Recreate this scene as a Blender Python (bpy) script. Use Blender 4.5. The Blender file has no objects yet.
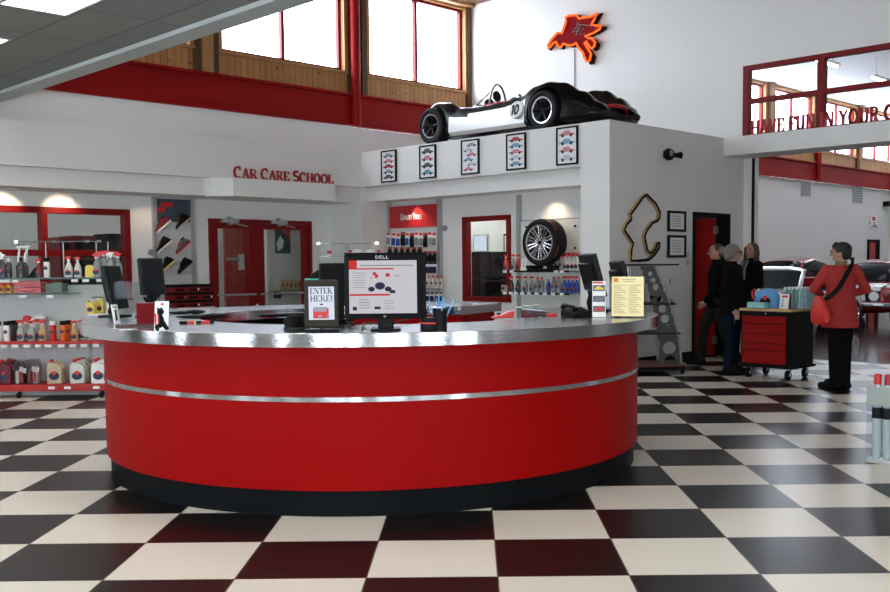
import bpy, bmesh, math, random
from mathutils import Vector, Matrix
random.seed(7)
C = bpy.context.scene.collection
PI = math.pi
R2 = math.sqrt(2)

# ------------------------------------------------------------------ camera (world axes follow the building; floor tiles run at 45 degrees)
T = 0.61                       # floor tile
TX, TY, EYE = 2.80831, -7.32111, 1.45081
YAW, PITCH, ROLL, FPX, PPX, PPY = 0.0063504, -0.0666595, -0.0074895, 981.453, 31.931, 32.903
def _t2w(v): return Vector(((v[0] + v[1]) / R2, (-v[0] + v[1]) / R2, v[2]))
_c, _s = math.cos(YAW), math.sin(YAW)
_fw, _rt, _up = Vector((_s, _c, 0)), Vector((_c, -_s, 0)), Vector((0, 0, 1))
_f2 = _fw * math.cos(PITCH) + _up * math.sin(PITCH)
_u2 = -_fw * math.sin(PITCH) + _up * math.cos(PITCH)
CF = _t2w(_f2)
CR = _t2w(_rt * math.cos(ROLL) + _u2 * math.sin(ROLL))
CU = _t2w(-_rt * math.sin(ROLL) + _u2 * math.cos(ROLL))
EYEP = Vector((0, 0, EYE))
cam_d = bpy.data.cameras.new('camera'); cam = bpy.data.objects.new('camera', cam_d); C.objects.link(cam)
m = Matrix.Identity(4)
for i, a in enumerate((CR, CU, -CF)):
    for j in range(3): m[j][i] = a[j]
m.translation = EYEP
cam.matrix_world = m
cam_d.sensor_fit = 'HORIZONTAL'; cam_d.sensor_width = 36
cam_d.lens = FPX / 890 * 36
cam_d.shift_x = -PPX / 890; cam_d.shift_y = PPY / 890
cam_d.clip_start = 0.05; cam_d.clip_end = 300
bpy.context.scene.camera = cam
def at(x, y, X=None, Y=None, Z=None, V=None):
    """where a sight line to a measured photo point meets a real plane of the room (X, Y, Z or the diagonal V)"""
    d = CF + CR * ((x - 445 - PPX) / FPX) + CU * (-(y - 296 - PPY) / FPX)
    if X is not None: t = X / d.x
    elif Y is not None: t = Y / d.y
    elif Z is not None: t = (Z - EYE) / d.z
    else: t = V * R2 / (d.x + d.y)
    return EYEP + d * t
def to_cam(p): return math.atan2(-p[0], p[1])       # rz that turns a thing's front (local -Y) to the visitor's eye

# ------------------------------------------------------------------ materials
MATS = {}
def mat(name, col, rough=0.5, metal=0.0, noise=0.0, nscale=8.0, bump=0.0, bscale=40.0, coat=0.0, emit=None, spec=0.5, stretch=None):
    if name in MATS: return MATS[name]
    mm = bpy.data.materials.new(name); mm.use_nodes = True
    nt = mm.node_tree; b = nt.nodes['Principled BSDF']
    col = tuple(col) + (1,) if len(col) == 3 else col
    b.inputs['Base Color'].default_value = col
    b.inputs['Roughness'].default_value = rough; b.inputs['Metallic'].default_value = metal
    b.inputs['Specular IOR Level'].default_value = spec
    if coat: b.inputs['Coat Weight'].default_value = coat; b.inputs['Coat Roughness'].default_value = 0.05
    if emit is not None:
        b.inputs['Emission Color'].default_value = col; b.inputs['Emission Strength'].default_value = emit
    tc = nt.nodes.new('ShaderNodeTexCoord')
    vec = tc.outputs['Object']
    if stretch:
        mp = nt.nodes.new('ShaderNodeMapping'); mp.inputs['Scale'].default_value = stretch
        nt.links.new(vec, mp.inputs['Vector']); vec = mp.outputs['Vector']
    n = nt.nodes.new('ShaderNodeTexNoise'); n.inputs['Scale'].default_value = nscale; n.inputs['Detail'].default_value = 3
    nt.links.new(vec, n.inputs['Vector'])
    k = noise if noise else 0.03
    mx = nt.nodes.new('ShaderNodeMix'); mx.data_type = 'RGBA'; mx.blend_type = 'MULTIPLY'; mx.inputs['Factor'].default_value = 1
    mx.inputs['A'].default_value = col
    rmp = nt.nodes.new('ShaderNodeMapRange'); rmp.inputs['To Min'].default_value = 1 - k; rmp.inputs['To Max'].default_value = 1 + k
    nt.links.new(n.outputs['Fac'], rmp.inputs['Value'])
    cmb = nt.nodes.new('ShaderNodeCombineColor')
    for q in ('Red', 'Green', 'Blue'): nt.links.new(rmp.outputs['Result'], cmb.inputs[q])
    nt.links.new(cmb.outputs['Color'], mx.inputs['B'])
    nt.links.new(mx.outputs['Result'], b.inputs['Base Color'])
    if bump:
        n2 = nt.nodes.new('ShaderNodeTexNoise'); n2.inputs['Scale'].default_value = bscale
        nt.links.new(vec, n2.inputs['Vector'])
        bp = nt.nodes.new('ShaderNodeBump'); bp.inputs['Strength'].default_value = bump; bp.inputs['Distance'].default_value = 0.01
        nt.links.new(n2.outputs['Fac'], bp.inputs['Height']); nt.links.new(bp.outputs['Normal'], b.inputs['Normal'])
    MATS[name] = mm
    return mm
def glass(name, tint=(1, 1, 1), refl=0.5, rough=0.0, ior=1.45):
    mm = bpy.data.materials.new(name); mm.use_nodes = True; nt = mm.node_tree; nt.nodes.clear()
    o = nt.nodes.new('ShaderNodeOutputMaterial'); t = nt.nodes.new('ShaderNodeBsdfTransparent'); g = nt.nodes.new('ShaderNodeBsdfGlossy')
    mx = nt.nodes.new('ShaderNodeMixShader'); fr = nt.nodes.new('ShaderNodeMath'); fr.operation = 'MULTIPLY_ADD'; fr.inputs[1].default_value = .9; fr.inputs[2].default_value = .035
    lw = nt.nodes.new('ShaderNodeLayerWeight'); lw.inputs['Blend'].default_value = .5; pw_ = nt.nodes.new('ShaderNodeMath'); pw_.operation = 'POWER'; pw_.inputs[1].default_value = 5
    nt.links.new(lw.outputs['Facing'], pw_.inputs[0]); nt.links.new(pw_.outputs[0], fr.inputs[0])
    t.inputs['Color'].default_value = tint + (1,); g.inputs['Roughness'].default_value = rough
    ml = nt.nodes.new('ShaderNodeMath'); ml.operation = 'MULTIPLY'; ml.inputs[1].default_value = refl; ml.use_clamp = True
    nt.links.new(fr.outputs[0], ml.inputs[0]); nt.links.new(ml.outputs[0], mx.inputs[0])
    nt.links.new(t.outputs[0], mx.inputs[1]); nt.links.new(g.outputs[0], mx.inputs[2]); nt.links.new(mx.outputs[0], o.inputs[0])
    MATS[name] = mm
    return mm
WALL = mat('white_wall_paint', (.80, .79, .77), .75, noise=.02, nscale=1.5, bump=.02, bscale=120)
CEIL = mat('ceiling_tile', (.60, .62, .60), .9, noise=.06, nscale=60, bump=.15, bscale=90)
GREYP = mat('grey_painted_trim', (.50, .53, .52), .6, noise=.03)
REDB = mat('red_beam_paint', (.29, .003, .003), .55, noise=.06, nscale=5, spec=.2)
REDF = mat('red_frame_paint', (.19, .002, .003), .45, noise=.05, spec=.25)
REDC = mat('red_counter_laminate', (.29, .0012, .0012), .45, noise=.04, nscale=3, spec=.07)
REDL = mat('red_letters', (.45, .012, .012), .4)
RED = mat('bright_red_plastic', (.62, .02, .015), .4)
BLACK = mat('black_plastic', (.005, .005, .006), .45, spec=.12)
BLKM = mat('black_matte', (.007, .007, .008), .75, spec=.15)
KICK = mat('black_rubber_kick', (.005, .006, .007), .5, noise=.2, nscale=12, spec=.06)
WHITE = mat('white_plastic', (.82, .82, .80), .4)
PAPER = mat('white_paper', (.85, .85, .84), .8)
CREAM = mat('cream_paper', (.86, .76, .42), .8, noise=.03)
GREY = mat('grey_plastic', (.25, .26, .27), .5)
DGREY = mat('dark_grey_plastic', (.016, .017, .019), .5, spec=.15)
LGREY = mat('light_grey_metal', (.45, .46, .47), .35, metal=.6)
STEEL = mat('brushed_steel', (.68, .68, .70), .11, metal=1, noise=.12, nscale=30, bump=.05, bscale=25, stretch=(1, 1, 14))
STEELT = mat('steel_counter_top', (.52, .53, .56), .24, metal=1, noise=.1, nscale=25)
CHROME = mat('chrome', (.8, .8, .82), .06, metal=1)
BLUE = mat('blue_plastic', (.02, .06, .35), .4)
NAVY = mat('navy_label', (.012, .02, .06), .5)
LBLUE = mat('light_blue_plastic', (.16, .42, .75), .45)
TURQ = mat('turquoise_bag', (.28, .62, .66), .5, noise=.2, nscale=25)
GREEN = mat('green_plastic', (.02, .32, .22), .4)
YELL = mat('yellow_plastic', (.75, .60, .10), .45, noise=.05)
AMBER = mat('amber_liquid', (.55, .26, .05), .25)
ORANGE = mat('orange_plastic', (.75, .16, .03), .4)
BURG = mat('burgundy_liquid', (.14, .01, .02), .3)
TAN = mat('tan_liquid', (.50, .40, .27), .35)
MILK = mat('milky_plastic', (.62, .60, .54), .35)
CLEARB = mat('smoky_clear_plastic', (.22, .25, .24), .2)
PINK = mat('pink_cloth', (.62, .16, .18), .9, noise=.25, nscale=40, bump=.4, bscale=60)
SAGE = mat('grey_green_cloth', (.16, .20, .18), .9, noise=.4, nscale=30, bump=.4, bscale=50)
WOODT = mat('wood_worktop', (.55, .36, .16), .5, noise=.15, nscale=6, stretch=(1, 12, 12))
RUBBER = mat('tyre_rubber', (.008, .008, .009), .65, bump=.1, bscale=60, spec=.2)
ALLOY = mat('alloy_wheel', (.60, .61, .63), .22, metal=.9)
SKIN = mat('skin', (.46, .24, .17), .55, noise=.05, nscale=20)
HAIRG = mat('grey_hair', (.17, .15, .13), .7, noise=.5, nscale=60, bump=.6, bscale=80)
HAIRD = mat('dark_hair', (.012, .010, .009), .6, noise=.4, nscale=60, bump=.5, bscale=80)
HAIRB = mat('brown_hair', (.07, .035, .016), .6, noise=.5, nscale=60, bump=.5, bscale=80)
COATB = mat('black_coat_cloth', (.0045, .0045, .005), .9, bump=.2, bscale=30, spec=.1)
COATR = mat('coral_red_jacket_cloth', (.40, .040, .034), .8, spec=.2, noise=.10, nscale=10, bump=.25, bscale=22)
JEANS = mat('blue_denim', (.007, .011, .024), .9, spec=.08, noise=.2, nscale=50)
TROUS = mat('grey_trouser_cloth', (.022, .022, .022), .9, spec=.1)
PANELG = mat('shade_grey_back_panel', (.56, .56, .56), .7)  # white panel; shade between the shelves is put into this grey
GLASS = glass('clear_glass', (.93, .96, .95), 1.0)
GLASSG = glass('green_edged_glass', (.80, .90, .87), 1.0)
ACRYL = glass('clear_acrylic', (.92, .94, .95), .08)
WINGL = glass('window_glass', (.97, .98, 1.0), .6)
def emis(name, col, s):
    mm = bpy.data.materials.new(name); mm.use_nodes = True; nt = mm.node_tree; nt.nodes.clear()
    o = nt.nodes.new('ShaderNodeOutputMaterial'); e = nt.nodes.new('ShaderNodeEmission')
    e.inputs[0].default_value = tuple(col) + (1,); e.inputs[1].default_value = s
    nt.links.new(e.outputs[0], o.inputs[0]); MATS[name] = mm
    return mm
TROFFER = emis('troffer_diffuser', (1, .97, .90), 8)
HFILL = emis('hall_fill_tube', (1, .96, .88), 7)
SHOPW = mat('grey_shop_front_wall', (.22, .21, .20), .7)
TUBE = emis('fluorescent_tube', (.9, .96, 1), 14)
BULB = emis('downlight_bulb', (1, .86, .66), 25)
NEON = emis('orange_neon', (1, .15, .025), .8)
SCREENW = emis('screen_white', (.82, .80, .86), .38)
SCREENB = emis('screen_pale_blue', (.80, .86, 1), .5)
SCREENR = emis('screen_red', (.75, .06, .06), .4)
SCREENG = emis('screen_grey', (.45, .45, .5), .33)
SCREEND = emis('screen_dark', (.05, .06, .10), .35)

def tile_floor():
    mm = bpy.data.materials.new('checker_floor_tiles'); mm.use_nodes = True; nt = mm.node_tree; b = nt.nodes['Principled BSDF']
    L = nt.links.new
    tc = nt.nodes.new('ShaderNodeTexCoord'); sp = nt.nodes.new('ShaderNodeSeparateXYZ'); L(tc.outputs['Object'], sp.inputs[0])
    def mth(op, a, bb=None, c=None):
        n = nt.nodes.new('ShaderNodeMath'); n.operation = op
        for i, q in enumerate((a, bb, c)):
            if q is None: continue
            if isinstance(q, (int, float)): n.inputs[i].default_value = q
            else: L(q, n.inputs[i])
        return n.outputs[0]
    tx = mth('ADD', mth('MULTIPLY', mth('SUBTRACT', sp.outputs[0], sp.outputs[1]), 1 / R2 / T), TX + 100)
    ty = mth('ADD', mth('MULTIPLY', mth('ADD', sp.outputs[0], sp.outputs[1]), 1 / R2 / T), TY + 100)
    ix, iy = mth('FLOOR', tx), mth('FLOOR', ty)
    chk = mth('MODULO', mth('ADD', ix, iy), 2)
    fx, fy = mth('FRACT', tx), mth('FRACT', ty)
    ed = mth('MINIMUM', mth('MINIMUM', fx, mth('SUBTRACT', 1, fx)), mth('MINIMUM', fy, mth('SUBTRACT', 1, fy)))
    grout = mth('LESS_THAN', ed, 0.006)
    cv = nt.nodes.new('ShaderNodeCombineXYZ'); L(ix, cv.inputs[0]); L(iy, cv.inputs[1])
    wn = nt.nodes.new('ShaderNodeTexWhiteNoise'); wn.noise_dimensions = '2D'; L(cv.outputs[0], wn.inputs['Vector'])
    no = nt.nodes.new('ShaderNodeTexNoise'); no.inputs['Scale'].default_value = 2.5; no.inputs['Detail'].default_value = 5; L(tc.outputs['Object'], no.inputs['Vector'])
    m1 = nt.nodes.new('ShaderNodeMix'); m1.data_type = 'RGBA'; m1.inputs['A'].default_value = (.66, .62, .55, 1); m1.inputs['B'].default_value = (.007, .006, .006, 1); L(chk, m1.inputs['Factor'])
    v = mth('ADD', mth('MULTIPLY', wn.outputs[0], .08), mth('ADD', mth('MULTIPLY', no.outputs['Fac'], .04), .92))
    m2 = nt.nodes.new('ShaderNodeMix'); m2.data_type = 'RGBA'; m2.blend_type = 'MULTIPLY'; m2.inputs['Factor'].default_value = 1
    cc = nt.nodes.new('ShaderNodeCombineColor')
    for q in ('Red', 'Green', 'Blue'): L(v, cc.inputs[q])
    L(m1.outputs['Result'], m2.inputs['A']); L(cc.outputs[0], m2.inputs['B'])
    m3 = nt.nodes.new('ShaderNodeMix'); m3.data_type = 'RGBA'; m3.inputs['B'].default_value = (.10, .085, .075, 1)
    L(grout, m3.inputs['Factor']); L(m2.outputs['Result'], m3.inputs['A']); L(m3.outputs['Result'], b.inputs['Base Color'])
    b.inputs['Specular IOR Level'].default_value = .20; b.inputs['Roughness'].default_value = .30
    return mm
def planks():
    mm = bpy.data.materials.new('knotty_pine_boards'); mm.use_nodes = True; nt = mm.node_tree; b = nt.nodes['Principled BSDF']; L = nt.links.new
    tc = nt.nodes.new('ShaderNodeTexCoord'); sp = nt.nodes.new('ShaderNodeSeparateXYZ'); L(tc.outputs['Object'], sp.inputs[0])
    def mth(op, a, bb=None):
        n = nt.nodes.new('ShaderNodeMath'); n.operation = op
        for i, q in enumerate((a, bb)):
            if q is None: continue
            if isinstance(q, (int, float)): n.inputs[i].default_value = q
            else: L(q, n.inputs[i])
        return n.outputs[0]
    px = mth('MULTIPLY', mth('ADD', sp.outputs[0], sp.outputs[1]), 1 / .115)
    ip, fp = mth('FLOOR', px), mth('FRACT', px)
    seam = mth('LESS_THAN', fp, .09)
    cv = nt.nodes.new('ShaderNodeCombineXYZ'); L(ip, cv.inputs[0])
    wn = nt.nodes.new('ShaderNodeTexWhiteNoise'); wn.noise_dimensions = '2D'; L(cv.outputs[0], wn.inputs['Vector'])
    mp = nt.nodes.new('ShaderNodeMapping'); mp.inputs['Scale'].default_value = (9, 9, 1.2); L(tc.outputs['Object'], mp.inputs[0])
    no = nt.nodes.new('ShaderNodeTexNoise'); no.inputs['Scale'].default_value = 3; no.inputs['Detail'].default_value = 4; L(mp.outputs[0], no.inputs['Vector'])
    vo = nt.nodes.new('ShaderNodeTexVoronoi'); vo.inputs['Scale'].default_value = 4.5; L(tc.outputs['Object'], vo.inputs['Vector'])
    knot = mth('LESS_THAN', vo.outputs['Distance'], .11)
    cr = nt.nodes.new('ShaderNodeValToRGB'); cr.color_ramp.elements[0].color = (.34, .15, .045, 1); cr.color_ramp.elements[1].color = (.62, .33, .12, 1)
    L(mth('ADD', mth('MULTIPLY', no.outputs['Fac'], .7), mth('MULTIPLY', wn.outputs[0], .4)), cr.inputs[0])
    m1 = nt.nodes.new('ShaderNodeMix'); m1.data_type = 'RGBA'; m1.inputs['B'].default_value = (.10, .04, .015, 1)
    L(mth('MAXIMUM', mth('MULTIPLY', seam, .75), mth('MULTIPLY', knot, .8)), m1.inputs['Factor']); L(cr.outputs[0], m1.inputs['A']); L(m1.outputs['Result'], b.inputs['Base Color'])
    b.inputs['Roughness'].default_value = .55
    return mm
def ceil_grid():
    mm = bpy.data.materials.new('suspended_ceiling_tiles'); mm.use_nodes = True; nt = mm.node_tree; b = nt.nodes['Principled BSDF']; L = nt.links.new
    tc = nt.nodes.new('ShaderNodeTexCoord')
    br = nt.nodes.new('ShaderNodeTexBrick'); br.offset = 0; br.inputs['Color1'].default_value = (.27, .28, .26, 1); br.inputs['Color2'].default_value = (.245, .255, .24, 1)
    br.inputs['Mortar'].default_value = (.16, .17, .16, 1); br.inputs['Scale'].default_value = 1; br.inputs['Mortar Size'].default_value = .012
    br.inputs['Brick Width'].default_value = .61; br.inputs['Row Height'].default_value = 1.22
    mp = nt.nodes.new('ShaderNodeMapping'); mp.inputs['Location'].default_value = (-4.39 + .61 * 20, .1, 0); L(tc.outputs['Object'], mp.inputs[0]); L(mp.outputs[0], br.inputs['Vector'])
    L(br.outputs['Color'], b.inputs['Base Color']); b.inputs['Roughness'].default_value = .9
    return mm
TILES, PINE, CEILG = tile_floor(), planks(), ceil_grid()
SHOWF = mat('burgundy_gloss_floor', (.075, .035, .035), .12, noise=.25, nscale=1.2, coat=.3)
ROOFW = mat('stained_roof_boards', (.16, .075, .03), .6, noise=.3, nscale=4, stretch=(8, 1, 1))
TIMBER = mat('pine_timber', (.42, .22, .085), .55, noise=.3, nscale=5, stretch=(6, 6, 1))
TIMBD = mat('dark_timber', (.10, .055, .025), .6, noise=.3, nscale=5, stretch=(6, 6, 1))

# ------------------------------------------------------------------ mesh builder
class MB:
    def __init__(s, M=None): s.bm = bmesh.new(); s.M = M or Matrix(); s.mi = 0
    def v(s, p): return s.bm.verts.new(s.M @ Vector(p))
    def f(s, vs):
        try:
            fc = s.bm.faces.new(vs); fc.material_index = s.mi; return fc
        except ValueError: return None
    def bb(s, x0, x1, y0, y1, z0, z1):
        q = [s.v((x, y, z)) for x in (x0, x1) for y in (y0, y1) for z in (z0, z1)]
        for a in ((0, 1, 3, 2), (4, 6, 7, 5), (0, 4, 5, 1), (2, 3, 7, 6), (0, 2, 6, 4), (1, 5, 7, 3)): s.f([q[i] for i in a])
        return s
    def box(s, c, d): return s.bb(c[0] - d[0] / 2, c[0] + d[0] / 2, c[1] - d[1] / 2, c[1] + d[1] / 2, c[2] - d[2] / 2, c[2] + d[2] / 2)
    def rings(s, rs, caps=True, closed=False):
        vs = [[s.v(p) for p in r] for r in rs]; n = len(vs[0]); k = len(vs)
        for i in range(k if closed else k - 1):
            a, b = vs[i], vs[(i + 1) % k]
            for j in range(n): s.f((a[j], a[(j + 1) % n], b[(j + 1) % n], b[j]))
        if caps and not closed: s.f(vs[0][::-1]); s.f(vs[-1])
        return s
    def tube(s, pts, r, n=8, closed=False, caps=True, flat=1.0):
        pts = [Vector(p) for p in pts]; rs = []; k = len(pts); up = None
        for i, p in enumerate(pts):
            a = pts[(i - 1) % k] if (closed or i > 0) else p
            b = pts[(i + 1) % k] if (closed or i < k - 1) else p
            t = (b - a).normalized() if (b - a).length > 1e-9 else Vector((0, 0, 1))
            if up is None: up = Vector((0, 0, 1)) if abs(t.z) < .9 else Vector((1, 0, 0))
            x = t.cross(up)
            if x.length < 1e-4: x = t.cross(Vector((0, 1, 0)))
            x.normalize(); y = x.cross(t).normalized(); up = y
            rr = r[i] if isinstance(r, (list, tuple)) else r
            rs.append([p + x * (rr * math.cos(2 * PI * j / n)) + y * (rr * flat * math.sin(2 * PI * j / n)) for j in range(n)])
        return s.rings(rs, caps, closed)
    def cyl(s, p0, p1, r0, r1=None, n=16): return s.tube([p0, p1], [r0, r0 if r1 is None else r1], n)
    def lathe(s, prof, n=20, c=(0, 0, 0), sx=1, sy=1):
        rs = [[(c[0] + sx * r * math.cos(2 * PI * j / n), c[1] + sy * r * math.sin(2 * PI * j / n), c[2] + z) for j in range(n)] for r, z in prof]
        return s.rings(rs)
    def sph(s, c, r, n=14, k=9):
        r = (r, r, r) if isinstance(r, (int, float)) else r
        rs = []
        for i in range(k + 1):
            a = -PI / 2 + PI * (i + .02) / (k + .04)
            rs.append([(c[0] + r[0] * math.cos(a) * math.cos(2 * PI * j / n), c[1] + r[1] * math.cos(a) * math.sin(2 * PI * j / n), c[2] + r[2] * math.sin(a)) for j in range(n)])
        return s.rings(rs)
    def prism(s, poly, d0, d1, ax='y'):
        """polygon in the local (x,z) plane extruded along y from d0 to d1 (ax='z': polygon in (x,y), along z; ax='x': polygon in (y,z), along x)"""
        P = {'y': lambda a, b, d: (a, d, b), 'z': lambda a, b, d: (a, b, d), 'x': lambda a, b, d: (d, a, b)}[ax]
        return s.rings([[P(a, b, d0) for a, b in poly], [P(a, b, d1) for a, b in poly]])
    def build(s, name, m, parent=None, bevel=0, ang=35, loc=None):
        me = bpy.data.meshes.new(name)
        bmesh.ops.recalc_face_normals(s.bm, faces=s.bm.faces)
        s.bm.to_mesh(me); s.bm.free()
        for q in (m if isinstance(m, (list, tuple)) else [m]): me.materials.append(q)
        me.polygons.foreach_set('use_smooth', [True] * len(me.polygons))
        me.set_sharp_from_angle(angle=math.radians(ang))
        o = bpy.data.objects.new(name, me); C.objects.link(o)
        if parent is not None: o.parent = parent
        if loc is not None: o.location = loc
        if bevel:
            b = o.modifiers.new('bevel', 'BEVEL'); b.width = bevel; b.segments = 2; b.limit_method = 'ANGLE'; b.angle_limit = math.radians(40); b.harden_normals = False
        return o
LABELS = {}
def tag(o, label, cat, group=None):
    o['label'] = label; o['category'] = cat
    if group: o['group'] = group
    LABELS.setdefault(label, []).append(o.name)
    return o
def thing(name, label, cat, loc=(0, 0, 0), rz=0, group=None):
    o = bpy.data.objects.new(name, None); C.objects.link(o); o.empty_display_size = .1
    o.location = loc; o.rotation_euler = (0, 0, rz)
    return tag(o, label, cat, group)
def struct(o, label=None):
    o['kind'] = 'structure'
    if label: o['label'] = label
    return o
KIDS = {}
def kids(o):
    if o not in KIDS: KIDS[o] = list(o.children)
    return KIDS[o]
def dup(root, loc, rz, label, cat=None, group=None, scale=None):
    r = root.copy(); C.objects.link(r); r.location = loc; r.rotation_euler = (0, 0, rz)
    if scale: r.scale = scale if isinstance(scale, tuple) else (scale,) * 3
    tag(r, label, cat or root['category'], group or root.get('group'))
    for ch in kids(root):
        c = ch.copy(); C.objects.link(c); c.parent = r
        for g in kids(ch):
            d = g.copy(); C.objects.link(d); d.parent = c
    return r
def bake(o):
    """turn an object's modifiers into plain mesh"""
    bpy.context.view_layer.update()
    dg = bpy.context.evaluated_depsgraph_get()
    me = bpy.data.meshes.new_from_object(o.evaluated_get(dg)); old = o.data
    o.modifiers.clear(); o.data = me; bpy.data.meshes.remove(old)
    return o
ORD = ['first', 'second', 'third', 'fourth', 'fifth', 'sixth', 'seventh', 'eighth', 'ninth', 'tenth', 'eleventh', 'twelfth', 'thirteenth', 'fourteenth']

# ------------------------------------------------------------------ lettering built of strokes (local x right, z up, front at -y)
def arc(cx, cz, rx, rz, a0, a1, n=14): return [(cx + rx * math.cos(math.radians(a0 + (a1 - a0) * i / n)), cz + rz * math.sin(math.radians(a0 + (a1 - a0) * i / n))) for i in range(n + 1)]
K, k_ = 'K', 'k'
GL = {
 'A': (.86, [(k_, [(.08, 0), (.42, 1)]), (K, [(.42, 1), (.76, 0)]), (k_, [(.2, .34), (.62, .34)])], [(.08, 0), (.76, 0)]),
 'C': (.84, [(K, arc(.45, .5, .38, .48, 60, 300)), (k_, [(.66, .98), (.68, .70)])], []),
 'D': (.88, [(K, [(.17, 0), (.17, 1)]), (K, [(.17, .96), (.45, .96)] + arc(.42, .5, .36, .46, 80, -80) + [(.45, .04), (.17, .04)])], [(.1, 0), (.1, 1)]),
 'E': (.74, [(K, [(.17, 0), (.17, 1)]), (k_, [(.17, .96), (.64, .96)]), (k_, [(.17, .5), (.5, .5)]), (k_, [(.17, .04), (.66, .04)]), (k_, [(.64, 1), (.64, .74)]), (k_, [(.66, 0), (.66, .26)])], [(.12, 0), (.12, 1)]),
 'F': (.70, [(K, [(.17, 0), (.17, 1)]), (k_, [(.17, .96), (.62, .96)]), (k_, [(.17, .5), (.48, .5)]), (k_, [(.62, 1), (.62, .74)])], [(.17, 0), (.12, 1)]),
 'G': (.92, [(K, arc(.45, .5, .38, .48, 60, 310)), (K, [(.72, .08), (.72, .44)]), (k_, [(.56, .44), (.86, .44)]), (k_, [(.66, .98), (.68, .70)])], []),
 'H': (.92, [(K, [(.17, 0), (.17, 1)]), (K, [(.75, 0), (.75, 1)]), (k_, [(.17, .5), (.75, .5)])], [(.17, 0), (.17, 1), (.75, 0), (.75, 1)]),
 'I': (.40, [(K, [(.2, 0), (.2, 1)])], [(.2, 0), (.2, 1)]),
 'L': (.72, [(K, [(.17, 0), (.17, 1)]), (k_, [(.17, .04), (.64, .04)]), (k_, [(.64, 0), (.64, .3)])], [(.12, 0), (.17, 1)]),
 'N': (.94, [(k_, [(.16, 0), (.16, 1)]), (K, [(.16, 1), (.78, 0)]), (k_, [(.78, 0), (.78, 1)])], [(.16, 0), (.1, 1), (.78, 1)]),
 'O': (.94, [(K, arc(.47, .5, .38, .48, 0, 360, 24))], []),
 'P': (.78, [(K, [(.17, 0), (.17, 1)]), (k_, [(.17, .96), (.4, .96)] + arc(.42, .74, .26, .22, 90, -90) + [(.17, .52)])], [(.17, 0), (.1, 1)]),
 'Q': (.94, [(K, arc(.47, .5, .38, .48, 0, 360, 24)), (K, [(.5, .1), (.85, -.16)])], []),
 'R': (.88, [(K, [(.17, 0), (.17, 1)]), (k_, [(.17, .96), (.4, .96)] + arc(.42, .74, .26, .22, 90, -90) + [(.17, .52)]), (K, [(.42, .52), (.76, 0)])], [(.17, 0), (.1, 1), (.8, 0)]),
 'S': (.70, [(K, arc(.35, .745, .24, .22, 40, 250, 12) + arc(.35, .27, .27, .24, 80, -140, 12))], []),
 'T': (.80, [(K, [(.4, 0), (.4, 1)]), (k_, [(.06, .96), (.74, .96)]), (k_, [(.06, 1), (.06, .74)]), (k_, [(.74, 1), (.74, .74)])], [(.4, 0)]),
 'U': (.92, [(K, [(.17, 1), (.17, .35)] + arc(.46, .33, .29, .31, 180, 360) + [(.75, 1)])], [(.17, 1), (.75, 1)]),
 'V': (.86, [(K, [(.1, 1), (.43, 0)]), (k_, [(.43, 0), (.76, 1)])], [(.1, 1), (.76, 1)]),
 'Y': (.86, [(K, [(.1, 1), (.43, .48)]), (k_, [(.43, .48), (.76, 1)]), (K, [(.43, .5), (.43, 0)])], [(.1, 1), (.76, 1), (.43, 0)]),
 'X': (.86, [(K, [(.1, 1), (.76, 0)]), (k_, [(.76, 1), (.1, 0)])], []),
 '!': (.34, [(K, [(.17, .32), (.17, 1)]), (K, [(.17, 0), (.17, .14)])], []),
 '1': (.5, [(K, [(.3, 0), (.3, 1)]), (K, [(.3, .98), (.1, .78)])], []),
 '0': (.8, [(K, arc(.4, .5, .28, .46, 0, 360, 20))], []),
 '-': (.5, [(K, [(.1, .45), (.4, .45)])], []),
}
def stroke(mb, pts, w, y0, y1):
    for a, b in zip(pts[:-1], pts[1:]):
        a, b = Vector((a[0], 0, a[1])), Vector((b[0], 0, b[1])); d = b - a
        if d.length < 1e-6: continue
        d.normalize(); n = Vector((-d.z, 0, d.x)) * (w / 2); e = d * (w * .12)
        q = [a - e + n, a - e - n, b + e - n, b + e + n]
        mb.prism([(p.x, p.z) for p in q], y0, y1)
def glyph_w(ch, sc): return (GL[ch][0] if ch in GL else .4) * sc
def glyph(mb, ch, x, z, h, y0, y1, serif=True, sx=1.0, bold=1.0, thin=.075):
    if ch not in GL: return
    w, st, sf = GL[ch]
    for kk, pts in st:
        wd = (.17 if kk == K else thin) if serif else .16
        stroke(mb, [(x + a * h * sx, z + b * h) for a, b in pts], wd * h * bold, y0, y1)
    if serif:
        for a, b in sf:
            zz = z + (b * h if b < .5 else b * h - .035 * h) + (.03 * h if b < .5 else 0)
            stroke(mb, [(x + (a - .15) * h * sx, zz), (x + (a + .15) * h * sx, zz)], .06 * h, y0, y1)
def text_w(t, h, sx=1.0, gap=.06, small=None):
    return sum((glyph_w(c, sx) + gap * sx) * (h if (small is None or c in '^') else h) for c in t)
def write(mb, t, x, z, h, y0, y1, serif=True, sx=1.0, gap=.05, caps=None, bold=1.0):
    """one line of lettering; caps = height of the word initials when they are taller"""
    first = True
    for c in t:
        if c == ' ': x += .42 * h * sx; first = True; continue
        hh = caps if (caps and first) else h
        glyph(mb, c, x, z, hh, y0, y1, serif, sx, bold); x += (GL[c][0] if c in GL else .4) * hh * sx + gap * h * sx; first = False
    return x
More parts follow.
